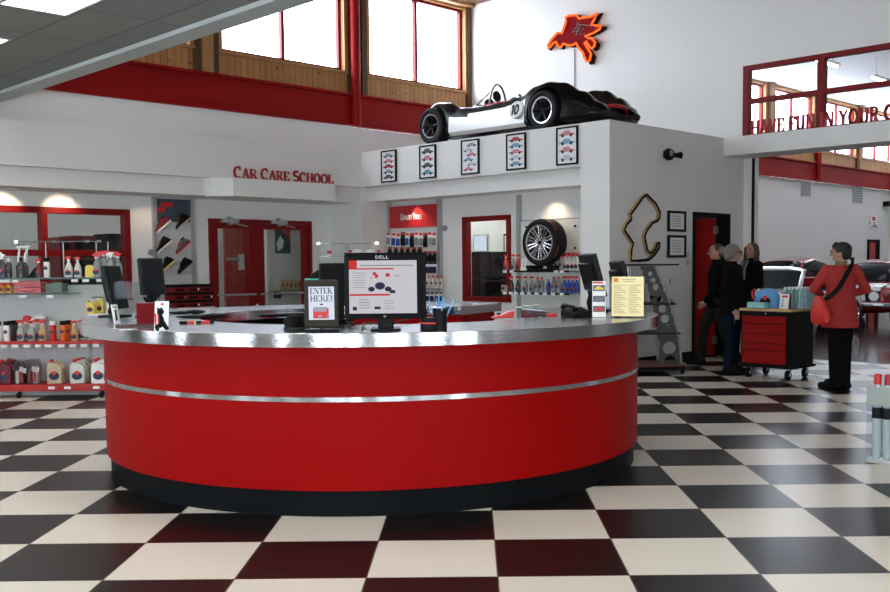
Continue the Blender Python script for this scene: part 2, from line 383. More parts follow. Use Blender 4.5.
# ------------------------------------------------------------------ the setting
XP, YS, YF, XG, YE, XB = 10.375, 7.8, 12.9, 13.8, 13.77, 10.97
ZT, ZB, ZL, ZC, ZR = 3.30, 2.73, 2.475, 3.66, 6.45
X0, Y0, XE = -4.0, -4.0, 34.2
def wall(name, ax, p, th, u0, u1, z0, z1, holes=(), m=WALL, kind=True):
    """a wall slab in the plane ax = p, thickness th, with rectangular holes (u0,u1,z0,z1) cut right through"""
    us = sorted({u0, u1} | {h for q in holes for h in q[:2] if u0 < h < u1}); zs = sorted({z0, z1} | {h for q in holes for h in q[2:] if z0 < h < z1})
    nu, nz = len(us) - 1, len(zs) - 1
    sol = [[not any(q[0] <= (us[i] + us[i + 1]) / 2 <= q[1] and q[2] <= (zs[j] + zs[j + 1]) / 2 <= q[3] for q in holes) for j in range(nz)] for i in range(nu)]
    mb = MB(); cache = {}
    def V(u, d, z):
        k = (round(u, 5), d, round(z, 5))
        if k not in cache: cache[k] = mb.v((u, p + d, z) if ax == 'Y' else (p + d, u, z))
        return cache[k]
    S = lambda i, j: 0 <= i < nu and 0 <= j < nz and sol[i][j]
    for i in range(nu):
        for j in range(nz):
            if not sol[i][j]: continue
            a, b, c, d = us[i], us[i + 1], zs[j], zs[j + 1]
            for t in (0, th): mb.f([V(a, t, c), V(b, t, c), V(b, t, d), V(a, t, d)])
            if not S(i - 1, j): mb.f([V(a, 0, c), V(a, th, c), V(a, th, d), V(a, 0, d)])
            if not S(i + 1, j): mb.f([V(b, 0, c), V(b, th, c), V(b, th, d), V(b, 0, d)])
            if not S(i, j - 1): mb.f([V(a, 0, c), V(b, 0, c), V(b, th, c), V(a, th, c)])
            if not S(i, j + 1): mb.f([V(a, 0, d), V(b, 0, d), V(b, th, d), V(a, th, d)])
    return struct(mb.build(name, m))
def slab(name, x0, x1, y0, y1, z0, z1, m=WALL, parent=None):
    o = MB().bb(x0, x1, y0, y1, z0, z1).build(name, m, parent)
    return o if parent else struct(o)

slab('floor', X0 - .2, XG, Y0 - .2, YE + 3.4, -.1, 0, TILES)['label'] = 'black and white checkerboard tile floor'
slab('floor_showroom', XG, XE + .2, Y0 - .2, YE + .2, -.1, -.0003, SHOWF)['label'] = 'dark burgundy glossy floor of the car showroom'
# back wall (outside wall, runs on through the showroom)
WL = (2.9, 6.72, .95, 2.275); DD = (8.0, 9.95, -1, 2.185)
wall('wall_back', 'Y', YE, .2, X0, XE, 0, 3.85, [WL, DD])
slab('wall_back_upstand', X0, 10.82, YE - .10, YE - .002, ZT, 3.85)
up = [(6.55 + 2.953 * k - 1.19, 6.55 + 2.953 * k + 1.19, 4.80, 6.36) for k in range(0, 10)]
wall('wall_back_upper', 'Y', YE, .2, 4.95, XE, 4.40, ZR, up, PINE)
# steel beam + columns
mb = MB(); mb.bb(X0, XE, YE - .06, YE - .003, 3.87, 4.38); mb.bb(X0, XE, YE - .16, YE - .003, 4.37, 4.405); mb.bb(X0, XE, YE - .16, YE - .003, 3.85, 3.885)
struct(mb.build('trim_1', REDB))['label'] = 'red steel beam below the high windows'
for k in range(0, 9):
    x = 10.87 + 2.953 * (k - 1) * 2
    if 5 < x < 34 and k in (1, 2, 3, 4):
        mb = MB(); mb.cyl((x, YE - .12, 3.86), (x, YE - .12, ZR - .002), .085, n=20)
        struct(mb.build('trim_2', REDB))['label'] = 'red round steel column in front of the high windows'
# high windows
for k, (a, b, c, d) in enumerate(up):
    w = MB(); t = .05
    w.bb(a, b, YE + .06, YE + .14, c, c + t); w.bb(a, b, YE + .06, YE + .14, d - t, d); w.bb(a, a + t, YE + .06, YE + .14, c + t, d - t); w.bb(b - t, b, YE + .06, YE + .14, c + t, d - t)
    w.bb((a + b) / 2 - .03, (a + b) / 2 + .03, YE + .06, YE + .14, c + t, d - t)
    o = struct(w.build('window_%d' % (k + 3), REDF)); o['label'] = 'high window with a red frame and one mullion'
    p = MB().bb(a + .04, b - .04, YE + .095, YE + .103, c + .04, d - .04).build('pane', WINGL, o)
    s = MB(); s.bb(a - .09, b + .09, YE - .05, YE + .04, c - .05, c - .003); s.bb(a - .09, a - .004, YE - .04, YE - .003, c, d + .08); s.bb(b + .004, b + .09, YE - .04, YE - .003, c, d + .08)
    s.build('window_casing', TIMBER, o)
# paired dark timber posts between the windows
for k in range(0, 10):
    x = 6.55 + 2.953 * k + 1.4765
    if x > XE - .3 or abs(x - XG) < .6: continue
    mb = MB(); mb.bb(x - .21, x - .10, YE - .05, YE - .004, 4.41, ZR - .002); mb.bb(x + .10, x + .21, YE - .05, YE - .004, 4.41, ZR - .002)
    struct(mb.build('trim_3', TIMBD))['label'] = 'dark timber posts between two high windows'
    if k != 1:
        mb = MB(); mb.bb(x - .09, x + .09, YE - .10, YE - .004, 4.41, ZR - .002)
        struct(mb.build('trim_4', TIMBER))['label'] = 'pine post between two high windows'
mb = MB(); mb.bb(XG - .12, XG - .003, YE - .06, YE - .004, 4.41, ZR - .002); struct(mb.build('trim_5', TIMBD))['label'] = 'dark timber post in the corner by the high window'
mb = MB(); mb.bb(4.96, XG - .003, YE - .14, YE - .004, 6.40, ZR - .002); struct(mb.build('trim_6', TIMBER))['label'] = 'timber plate above the high windows'
# left soffit
slab('wall_soffit', X0, XP, YF, YF + .1, ZB, ZT)
slab('wall_soffit_top', X0, XP, YF + .1, YE - .004, ZT - .06, ZT)
slab('wall_soffit_bulkhead', X0, 10.35, YF + .12, YF + .22, ZL, ZB)
slab('ceiling_soffit', X0, 10.35, YF + .22, YE - .002, ZL, ZL + .05)
# boxed ledge under the lettering
a, b = at(233, 178, Y=12.66).x, at(335, 184, Y=12.66).x
mb = MB(); mb.prism([(a - .0, 12.66), (b, 12.66), (b, YF + .12), (a - .24, YF + .12), (a - .24, YF - .02)], 2.46, 2.728, 'z')
struct(mb.build('wall_lettering_ledge', WALL))
# picture block
slab('wall_pictures', XP, XP + .1, YS, YF, ZB, ZT)
slab('wall_display_ledge', XP + .1, XG, YS, YE - .004, ZT - .12, ZT)
slab('wall_corner_pier', XP, XB, YS, 8.28, 0, ZB - .002)
slab('wall_corner_top', XP + .1, XB, YS, 8.0, ZB, ZT - .12)
slab('wall_alcove_pier', 10.35, XB, YF, YE - .003, 0, ZB - .002)
slab('wall_bay_bulkhead', XP + .12, XP + .22, 8.28, YF, ZL + .02, ZB)
slab('ceiling_bay', XP + .22, XB, 8.28, YF, ZL + .02, ZL + .07)
wy = sorted((at(463, 217, X=XB).y, at(511, 214, X=XB).y)); wz = (at(463, 301, X=XB).z, at(463, 217, X=XB).z)
W2 = (wy[0], wy[1], wz[0], wz[1])
wall('wall_bay', 'X', XB, .12, 8.0, YE - .003, 0, ZT - .12, [W2])
DR = (at(692, 300, Y=YS).x, at(728.5, 300, Y=YS).x, -1, 2.175)
wall('wall_side', 'Y', YS, .16, XB, XG, 0, ZT - .12, [DR])
mb = MB(); mb.bb(XP - .012, DR[0] - .005, YS - .014, YS - .001, 0, .15); mb.bb(DR[1] + .005, XG - .61, YS - .014, YS - .001, 0, .15)
struct(mb.build('baseboard_side', BLKM))['label'] = 'black baseboard along the side wall'
# right wall with the opening to the showroom
OP = (-1.6, 7.66, -1, 3.10); WY1 = 7.82
wall('wall_right', 'X', XG, .2, Y0, YE, 0, ZR, [OP, (-1.6, WY1, 3.36, 4.44)])
slab('wall_header', XG - .6, XG - .002, -1.7, YS - .002, 3.03, 3.302)
mb = MB(); mb.bb(XG - .012, XG + .03, 7.63, 7.658, 0, 3.098); struct(mb.build('trim_7', BLKM))['label'] = 'black strip on the jamb of the showroom opening'
f = MB(); zb, zt = 3.37, 4.44; xa, xb = XG - .03, XG + .10
ys = [WY1 - .002]; ym = at(821, 90, X=XG).y; step = ys[0] - ym
while ys[-1] - step > -1.6: ys.append(ys[-1] - step)
f.bb(xa, xb, -1.6, WY1 - .003, zt - .07, zt - .003); f.bb(xa, xb, -1.6, WY1 - .003, zb - .005, zb + .03); zm = at(745, 102, X=XG).z
f.bb(xa + .006, xb - .006, -1.6, WY1 - .003, zm - .035, zm + .035)
for y in ys: f.bb(xa + .003, xb - .003, y - .09 if y == ys[0] else y - .05, y if y == ys[0] else y + .05, zb, zt - .004)
o = struct(f.build('window_13', REDF)); o['label'] = 'wide red framed window above the showroom opening'
MB().bb(XG + .03, XG + .04, -1.6, WY1 - .05, zb, zt - .03).build('pane', WINGL, o)
# low ceiling with its edge beam, and the high roof
slab('ceiling', X0, 4.70, Y0, YE, ZC, ZC + .08, CEILG)['label'] = 'low suspended ceiling of grey tiles'
slab('trim_8', 4.72, 4.96, Y0, YE - .002, ZC - .035, ZC + .10, GREYP)['label'] = 'light grey edge beam of the low ceiling'
slab('wall_above_ceiling', 4.74, 4.94, Y0, YE - .002, ZC + .10, ZR)
slab('ceiling_roof', 4.7, XG, Y0, YE, ZR, ZR + .1, ROOFW)['label'] = 'stained wood roof of the tall hall'
slab('ceiling_showroom', XG + .2, XE, Y0, YE, ZR, ZR + .1, WALL)['label'] = 'white ceiling of the showroom'
slab('wall_showroom_end', XE, XE + .2, Y0, YE, 0, ZR, WALL)
# glazed shop front behind the visitor
fr = [(X0 + a_, X0 + b_, c_, d_) for a_, b_, c_, d_ in ((.5, 1.9, .9, 2.4), (2.4, 2.9, .3, 2.3), (4.1, 5.5, .9, 2.3), (6.5, 7.1, .2, 2.3), (8.6, 9.0, 1.2, 2.2), (10.2, 11.0, 1.3, 2.0))]
wall('wall_front', 'Y', Y0 - .2, .2, X0, XE, 0, ZR, fr, SHOPW)
fl = [(Y0 + a_, Y0 + b_, c_, d_) for a_, b_, c_, d_ in ((1.2, 2.0, .2, 2.3), (2.5, 4.6, .9, 2.4), (6.2, 6.8, .9, 2.4), (8.2, 10.0, .9, 2.4), (12.0, 12.6, .9, 2.4), (14.2, 15.6, .9, 2.4))]
wall('wall_left', 'X', X0 - .2, .2, Y0, YE, 0, ZR, fl, SHOPW)
# rooms behind the glass of the left alcove and of the bay
wall('wall_office_back', 'Y', YE + 3.2, .1, X0, XG, 0, 3.3)
slab('ceiling_office', X0, XG, YE + .2, YE + 3.2, 3.3, 3.4, CEIL)
slab('wall_office_left', X0 - .1, X0, YE + .2, YE + 3.2, 0, 3.3); slab('wall_office_right', XG, XG + .1, YE + .2, YE + 3.2, 0, 3.3)

# windows and doors at eye level
def frame_y(name, y, u0, u1, z0, z1, t, d0, d1, m, bars_u=(), bars_z=(), axis='Y', extra=.0):
    w = MB()
    def bb(a, b, c, d, e=0.0):
        if axis == 'Y': w.bb(a, b, y + d0 + e, y + d1 - e, c, d)
        else: w.bb(y + d0 + e, y + d1 - e, a, b, c, d)
    bb(u0, u1, z1 - t, z1); bb(u0, u0 + t, z0, z1 - t); bb(u1 - t, u1, z0, z1 - t)
    if z0 > .05: bb(u0 + t, u1 - t, z0, z0 + t)
    for q in bars_u: bb(q - t * .5, q + t * .5, z0 + (t if z0 > .05 else 0), z1 - t, .004)
    for q in bars_z: bb(u0 + t, u1 - t, q - t / 2, q + t / 2, .009)
    return w.build(name, m)
um = at(44, 230, Y=YE).x
o = struct(frame_y('window_1', YE, WL[0] + .003, WL[1] - .003, WL[2] + .003, WL[3] - .003, .085, -.03, .12, REDF, (um, um - 1.7), (1.64,))); o['label'] = 'wide red framed window on the left wall'
MB().bb(WL[0] + .05, WL[1] - .05, YE + .04, YE + .05, WL[2] + .05, WL[3] - .05).build('pane', GLASS, o)
o = struct(frame_y('window_2', XB, W2[0] + .003, W2[1] - .003, W2[2] + .003, W2[3] - .003, .075, -.03, .10, REDF, axis='X')); o['label'] = 'tall red framed window in the bay'
MB().bb(XB + .04, XB + .05, W2[0] + .05, W2[1] - .05, W2[2] + .05, W2[3] - .05).build('pane', GLASS, o)
# red double door
o = struct(frame_y('door_1', YE, DD[0] + .003, DD[1] - .003, 0.002, DD[3] - .003, .06, -.03, .14, REDF)); o['label'] = 'red double door with glass leaves'
dm = at(255.5, 250, Y=YE).x
gl = [(at(218, 250, Y=YE).x, at(249, 250, Y=YE).x), (at(264, 250, Y=YE).x, at(302, 250, Y=YE).x)]
for (g0, g1), l0, l1 in ((gl[0], DD[0] + .066, dm - .004), (gl[1], dm + .004, DD[1] - .066)):
    w = MB(); y0, y1 = YE - .005, YE + .045
    w.bb(l0, l1, y0, y1, 2.03, DD[3] - .068); w.bb(l0, l1, y0, y1, .005, .25); w.bb(l0, g0, y0, y1, .25, 2.03); w.bb(g1, l1, y0, y1, .25, 2.03)
    lf = w.build('door_leaf', REDF, o)
    MB().bb(g0 - .01, g1 + .01, y0 + .02, y0 + .028, .24, 2.04).build('door_glass', GLASS, lf)
    w = MB(); w.tube([(l0 + .04, y0 - .06, .98), (l1 - .04, y0 - .06, .98)], .016); w.cyl((l0 + .08, y0 - .06, .98), (l0 + .08, y0, .98), .014); w.cyl((l1 - .08, y0 - .06, .98), (l1 - .08, y0, .98), .014)
    w.build('push_bar', LGREY, lf)
    w = MB(); cx = (l0 + l1) / 2 - .1; w.box((cx, YE - .06, 2.15), (.30, .06, .05)); w.box((cx, YE - .06, 2.15), (.05, .07, .13)); w.tube([(cx, YE - .10, 2.12), (cx + .3, YE - .07, 2.07)], .012)
    w.build('door_closer', LGREY, lf)
w = MB(); w.cyl((dm - .01, YE - .03, .80), (dm - .01, YE - .005, .80), .025); w.build('lock', CHROME, o)
# red side door, open inwards, in a black frame
o = struct(frame_y('door_2', YS, DR[0] + .003, DR[1] - .003, .002, DR[3] - .003, .045, -.025, .20, BLKM)); o['label'] = 'red door standing open in a black frame on the side wall'
hx = DR[1] - .05
lf = MB(); lf.M = Matrix.Translation((hx, YS + .20, 0)) @ Matrix.Rotation(math.radians(8), 4, 'Z'); lf.bb(-.045, 0, 0, .93, .012, 2.11); lf = lf.build('door_leaf', mat('red_door_paint', (.50, .012, .010), .4), o, .004)
for z in (.25, 1.05, 1.93): MB().bb(hx - .075, hx - .004, YS + .15, YS + .20, z - .06, z + .06).build('hinge', LGREY, o)
# far red door and its wall fittings in the showroom
a, b = at(867, 245, Y=YE).x, at(878.5, 245, Y=YE).x
o = struct(frame_y('door_3', YE, a, b, .002, 2.15, .10, -.05, -.002, BLKM)); o['label'] = 'small red door on the far showroom wall'
MB().bb(a + .1, (a * .38 + b * .62), YE - .04, YE - .004, .01, 2.05).build('door_leaf', mat('red_door_paint', (.50, .012, .010)), o)
MB().bb((a * .38 + b * .62), b - .1, YE - .03, YE - .004, .01, 2.05).build('door_side_panel', BLKM, o)
# lamps of the place --------------------------------------------------
def troffer(x, y, label, L=1.2, W=.6):
    t = thing('ceiling_light', label, 'ceiling light', (x, y, ZC), 0, 'fluorescent panels in the low ceiling')
    w = MB(); w.bb(-W / 2, W / 2, -L / 2, -L / 2 + .03, -.012, -.001); w.bb(-W / 2, W / 2, L / 2 - .03, L / 2, -.012, -.001); w.bb(-W / 2, -W / 2 + .03, -L / 2 + .03, L / 2 - .03, -.012, -.001); w.bb(W / 2 - .03, W / 2, -L / 2 + .03, L / 2 - .03, -.012, -.001)
    w.build('frame', GREYP, t)
    MB().bb(-W / 2 + .03, W / 2 - .03, -L / 2 + .03, L / 2 - .03, -.006, -.001).build('diffuser', TROFFER, t)
    return t
c1 = at(67, 17, Z=ZC)
t0 = troffer(3.45, 8.15, 'large bright fluorescent panel in the low ceiling at the upper left')
dup(t0, (3.45, 10.62, ZC), 0, 'fluorescent panel peeping in at the left edge, farther along the low ceiling')
for x, y in ((3.45, 5.7), (3.45, 3.2), (3.45, .7), (3.45, -1.8), (.4, 5.7), (.4, 8.15), (.4, 3.2), (.4, .7), (.4, -1.8), (-2.4, 5.7), (-2.4, 3.2), (-2.4, .7)):
    dup(t0, (x, y, ZC), 0, 'fluorescent panel in the part of the low ceiling over the visitor')
def lamp(name, kind, loc, energy, col=(1, 1, 1), **kw):
    l = bpy.data.lights.new(name, kind); l.energy = energy; l.color = col
    for k, v in kw.items(): setattr(l, k, v)
    o = bpy.data.objects.new(name, l); C.objects.link(o); o.location = loc; return o
def downlight(x, y, z, label, e=9, tilt=0):
    t = thing('recessed_downlight', label, 'downlight', (x, y, z), 0, 'recessed downlights')
    MB().lathe([(.045, -.001), (.068, -.001), (.068, -.012), (.045, -.010)], 20).build('trim_ring', WHITE, t)
    MB().lathe([(.001, -.004), (.044, -.004), (.044, -.007), (.001, -.007)], 20).build('bulb', BULB, t)
    s = lamp('spot_lamp', 'SPOT', (x, y, z - .02), e, (1, .78, .54), spot_size=math.radians(88 if tilt == 50 else 115), spot_blend=.7, shadow_soft_size=.04)
    s.rotation_euler = (math.radians(tilt), 0, 0)
    return s
for px, py, lb in ((20, 187, 'warm downlight over the left end of the wide red window'), (80, 190, 'warm downlight over the right pane of the wide red window'), (175, 193, 'small downlight over the shoe wall panel')):
    p = at(px, py, Z=ZL); downlight(p.x, YE - .36, ZL, lb, 15 if px < 100 else 4, 50 if px < 100 else 20)
for px, py, lb in ((412, 198, 'warm downlight over the red tools banner'), (548, 189, 'warm downlight over the tyre display')):
    p = at(px, py, X=10.78); downlight(10.78, p.y, ZL + .02, lb, 11)
# fluorescent tubes hung in the showroom, seen through the upper window
k = 0
for y in (10.2, 6.6, 3.0, -.6):
    for x in (16.6, 21.0, 25.4, 29.8):
        t = thing('strip_light', 'long white strip light hanging from the showroom ceiling, seen through the upper window', 'strip light', (x, y, 5.9), 0, 'strip lights of the showroom')
        MB().bb(-1.25, 1.25, -.07, .07, .03, .09).build('housing', WHITE, t); w = MB(); w.cyl((-1.2, 0, .01), (1.2, 0, .01), .025); w.build('tube', TUBE, t)
        MB().cyl((-1, 0, .09), (-1, 0, ZR - 5.9), .008).build('rod', LGREY, t); MB().cyl((1, 0, .09), (1, 0, ZR - 5.9), .008).build('rod', LGREY, t)
for x, y in ((7.0, 8.4), (7.0, 5.2), (7.0, 2.0), (7.0, -1.2), (9.2, 5.6), (9.2, 2.4), (9.2, -.8)):  # strip lights added out of view to brighten the far hall
    t = thing('strip_light', 'long white strip light high in the tall hall above the picture frame', 'strip light', (x, y, 6.1), PI / 2, 'strip lights of the tall hall')
    MB().bb(-1.25, 1.25, -.07, .07, .03, .09).build('housing', WHITE, t); w = MB(); w.cyl((-1.2, 0, .01), (1.2, 0, .01), .03); w.build('tube', HFILL, t)
    MB().cyl((-1, 0, .09), (-1, 0, ZR - 6.1), .008).build('rod', LGREY, t); MB().cyl((1, 0, .09), (1, 0, ZR - 6.1), .008).build('rod', LGREY, t)
# daylight: a bright overcast sky; portals only guide the sampling through the glass
w = bpy.data.worlds.new('overcast_sky'); bpy.context.scene.world = w; w.use_nodes = True
bg = w.node_tree.nodes['Background']; bg.inputs[0].default_value = (.80, .90, 1.0, 1); bg.inputs[1].default_value = 9
def portal(loc, rot, sx, sy):
    l = lamp('window_portal', 'AREA', loc, 1, shape='RECTANGLE', size=sx, size_y=sy); l.rotation_euler = rot; l.data.cycles.is_portal = True
for k, (a, b, c, d) in enumerate(up): portal(((a + b) / 2, YE + .25, (c + d) / 2), (math.radians(-90), 0, 0), b - a, d - c)
portal((4, Y0 - .25, 1.65), (math.radians(90), 0, 0), 14.5, 1.6)
portal((X0 - .25, 5, 1.65), (math.radians(90), 0, math.radians(-90)), 15.5, 1.6)
lamp('office_fill_light', 'AREA', (6, YE + 1.8, 3.25), 22, shape='RECTANGLE', size=8, size_y=.6)  # unseen lamp with no fixture, added to light the office
lamp('tool_room_fill_light', 'POINT', (11.6, 10.2, 2.9), 14, shadow_soft_size=.15); lamp('tool_room_fill_light', 'POINT', (11.6, 12.4, 2.9), 14, shadow_soft_size=.15)  # unseen lamps with no fixture, added to brighten the tool room
sc = bpy.context.scene
sc.view_settings.view_transform = 'Standard'; sc.view_settings.look = 'None'; sc.view_settings.gamma = 1; sc.view_settings.use_curve_mapping = False
sc.view_settings.exposure = 0.85
sc.cycles.use_denoising = True
sc.cycles.max_bounces = 8; sc.cycles.transparent_max_bounces = 16; sc.cycles.sample_clamp_indirect = 6
# ------------------------------------------------------------------ the round counter
CX, CY, CZ = 4.81, 5.82, 1.07
RO, RI = 2.11, 1.32
g0, g1 = math.radians(16.5), math.radians(345.5)     # the gap in the ring lies between these
ctr = thing('reception_counter', 'large round red reception counter with a steel top on the checkered floor', 'counter', (CX, CY, 0))
def ring(r0, r1, z0, z1, name, m, parent, a0=g0, a1=g1, n=120, bevel=0):
    mb = MB(); rs = []
    for i in range(n + 1):
        a = a0 + (a1 - a0) * i / n; c, s = math.cos(a), math.sin(a)
        rs.append([(r0 * c, r0 * s, z0), (r1 * c, r1 * s, z0), (r1 * c, r1 * s, z1), (r0 * c, r0 * s, z1)])
    mb.rings(rs); return mb.build(name, m, parent, bevel)
ring(RI, RO, CZ - .075, CZ, 'countertop', [STEELT], ctr, bevel=.004)
ring(RO, RO + .006, CZ - .076, CZ - .001, 'countertop_edge', STEEL, ctr)
ring(RI - .006, RI, CZ - .076, CZ - .001, 'countertop_edge', STEEL, ctr)
ring(1.94, 1.968, .155, CZ - .076, 'curved_front_panel', REDC, ctr)
ring(1.966, 1.976, .669, .697, 'steel_trim_band', STEEL, ctr)
ring(1.90, 1.942, 0, .158, 'kick_base', KICK, ctr)
ring(RI + .12, RI + .14, 0, CZ - .076, 'inner_panel', BLKM, ctr, g0 + math.radians(44), g1)  # kneehole shade under the far top, put in as a black panel
ring(RI + .02, RI + .04, 0, CZ - .076, 'inner_panel', REDC, ctr, g0, g0 + math.radians(44))
for a, rr in ((g0, 1), (g1, -1)):
    w = MB(Matrix.Rotation(a, 4, 'Z')); w.bb(RI + .03, 1.95, -.012 + .02 * rr, .012 + .02 * rr, .002, CZ - .077); w.build('end_panel', REDC, ctr)

def P(x, y): return at(x, y, Z=CZ)
# kiosk tablet in a stand
p = P(322, 331.5); sc_ = (p.xy.length) / FPX   # metres per photo pixel at that distance
rz = to_cam(p)
t = thing('tablet_kiosk', 'upright black tablet on a stand showing an entry message on the counter', 'tablet', p, rz)
MB().bb(-.10, .10, -.05, .08, 0, .012).build('stand_base', BLACK, t, .004)
w = MB(Matrix.Translation((0, .02, .02)) @ Matrix.Rotation(math.radians(-8), 4, 'X')); w.bb(-.098, .098, -.012, .012, 0, .275); b = w.build('body', mat('bronze_black_case', (.030, .026, .020), .4, spec=.1), t, .008)
w = MB(Matrix.Translation((0, .02, .02)) @ Matrix.Rotation(math.radians(-8), 4, 'X')); w.bb(-.072, .072, -.0145, -.0125, .045, .235); w.build('screen', SCREENB, b)
TM = Matrix.Translation((0, .02, .02)) @ Matrix.Rotation(math.radians(-8), 4, 'X')
w = MB(TM); write(w, 'ENTER', -.064, .194, .034, -.0165, -.015, True, .86, .05, None, 1.05); write(w, 'HERE!', -.064, .150, .034, -.0165, -.015, True, .98, .05, None, 1.05); w.build('lettering', mat('dark_screen_ink', (.05, .05, .06), .6), b)
w = MB(TM); w.bb(-.048, .040, -.0165, -.015, .052, .112); w.build('picture_red', mat('screen_picture_red', (.55, .03, .04), .6), b)
w = MB(TM); w.bb(-.044, .030, -.0175, -.0166, .092, .118); w.bb(-.02, .002, -.0175, -.0166, .058, .07); w.bb(.03, .042, -.0175, -.0166, .052, .074); w.build('picture_detail', mat('screen_picture_grey', (.25, .27, .30), .6), b)
w = MB(); w.tube([(0, .05, .01), (0, .06, .10), (0, .03, .16)], .012); w.build('support_arm', BLACK, t)
# desktop monitor with a web page
p = P(386, 330.5); rz = to_cam(p) + math.radians(-2)
k = p.xy.length / FPX
t = thing('computer_monitor', 'black desktop monitor showing a web page, in the middle of the counter', 'monitor', p, rz)
W, z0, z1 = .232, .068, .438
w = MB(); w.bb(-W, W, -.02, .025, z0, z1); cs = w.build('casing', BLACK, t, .01)
w = MB(); w.bb(-.15, .15, .025, .065, z0 + .05, z1 - .05); w.build('back_cover', DGREY, t, .015)
w = MB(); w.bb(-W + .02, W - .015, -.024, -.0205, z0, z1 - .002); w.bb(-W - .002, W + .002, -.022, .02, z1, z1 + .008); w.build('bezel', mat('glossy_black_bezel', (.006, .006, .007), .35, spec=.03), t, .004)
sx0, sx1, sz0, sz1 = -.205, .180, .10, .402
w = MB(); w.bb(sx0, sx1, -.0275, -.0245, sz0, sz1); scr = w.build('screen', SCREENW, t)
def srect(w, a, b, c, d, y=-.0288): w.bb(sx0 + a * (sx1 - sx0), sx0 + b * (sx1 - sx0), y, -.0276, sz0 + c * (sz1 - sz0), sz0 + d * (sz1 - sz0))
w = MB(); srect(w, 0, .12, .83, 1); srect(w, .12, .66, .83, .855); srect(w, .01, .60, .335, .37); srect(w, .35, .40, .72, .78); srect(w, .38, .43, .67, .74); srect(w, .54, .60, .69, .76); srect(w, .31, .335, .66, .68)
w.build('page_red', SCREENR, scr)
w = MB(); srect(w, .16, .95, .895, .915); srect(w, .67, .75, .70, .715)
for i in range(7): srect(w, .05 + .01 * (i % 2), .25 - .015 * (i % 3), .76 - .045 * i, .77 - .045 * i)
for i in range(4): srect(w, .14, .30, .10 + .05 * i, .115 + .05 * i); srect(w, .52, .66, .08 + .05 * i, .092 + .05 * i)
w.build('page_text', SCREENG, scr)
w = MB()
for cx, cz, r in ((.455, .52, .075), (.33, .46, .05), (.575, .46, .05)):
    w.prism([(sx0 + (cx + r * math.cos(q)) * (sx1 - sx0), sz0 + (cz + r * .95 * math.sin(q)) * (sz1 - sz0)) for q in [2 * PI * i / 18 for i in range(18)]], -.0295, -.0276)
srect(w, .05, .11, .06, .13); srect(w, .37, .46, .08, .13); srect(w, .60, .68, .38, .44)
w.build('page_dark_labels', SCREEND, scr)
w = MB(); w.lathe([(.008, 0), (.008, .006), (.001, .006)], 14); w.bm.transform(Matrix.Translation((-.005, -.024, .083)) @ Matrix.Rotation(PI / 2, 4, 'X')); w.build('power_button', CHROME, t)
w = MB(); write(w, 'DELL', -.055, .412, .017, -.027, -.0245, False, 1.25, .16); w.build('lettering', LGREY, t)
w = MB(); w.bb(-.045, .045, -.02, .03, .01, .12); w.build('neck', BLACK, t, .006)
w = MB(); w.bb(-.085, .085, -.07, .09, 0, .014); w.build('foot', BLACK, t, .005)
# second monitor behind, seen edge-on and dark
p = P(338, 321); t = thing('computer_monitor', 'dark switched-off screen standing behind the left edge of the lit monitor', 'monitor', p, to_cam(p) + .2)
w = MB(); w.bb(-.12, .16, -.02, .03, .10, .39); w.build('casing', BLACK, t, .008); w = MB(); w.bb(-.04, .04, -.02, .03, .01, .12); w.build('neck', BLACK, t); w = MB(); w.bb(-.10, .10, -.06, .08, 0, .014); w.build('foot', BLACK, t)
# receipt printer with a green strip
p = P(322, 319); t = thing('receipt_printer', 'black till printer with a green strip, showing above the tablet', 'printer', p, to_cam(p))
w = MB(); w.prism([(-.10, .0), (.11, .0), (.11, .31), (.06, .345), (-.02, .345), (-.07, .315), (-.10, .26)], -.02, .12); w.build('body', BLACK, t, .01)
w = MB(); w.bb(-.115, .035, -.04, -.0205, .255, .285); w.build('green_strip', GREEN, t, .006)
# card terminal/keyboard left of the tablet
p = P(299, 331); t = thing('card_terminal', 'black card terminal beside the left edge of the tablet', 'terminal', p, to_cam(p) + .5)
w = MB(Matrix.Rotation(math.radians(-22), 4, 'X')); w.bb(-.05, .05, .0, .075, .012, .10); w.build('body', BLACK, t, .012); MB().bb(-.055, .055, -.03, .09, 0, .02).build('base', DGREY, t, .006)
p = P(287, 316); t = thing('keyboard', 'black keyboard lying inside the counter left of the tablet', 'keyboard', (p.x, p.y, CZ), to_cam(p) + .25)
MB().bb(-.21, .21, -.07, .07, 0, .016).build('case', BLACK, t, .004)
w = MB()
for r in range(5):
    for c in range(15): w.bb(-.2 + c * .0268, -.2 + c * .0268 + .022, -.06 + r * .024, -.06 + r * .024 + .019, .016, .022)
w.build('keys', DGREY, t)
# cables between tablet and monitor
for i, (lb, pts) in enumerate((('black cable looping on the counter beside the tablet', [(341, 329), (348, 325), (356, 329), (350, 328), (346, 323)]), ('black cable running under the lit monitor', [(362, 331), (364, 326), (368, 329), (378, 324), (396, 326), (410, 323)]))):
    q = [P(*a) for a in pts]; w = MB(); w.tube([(a.x, a.y, CZ + .008 + .012 * ((j * 7) % 3)) for j, a in enumerate(q)], .005, 6); tag(w.build('cable', BLACK), lb, 'cable')
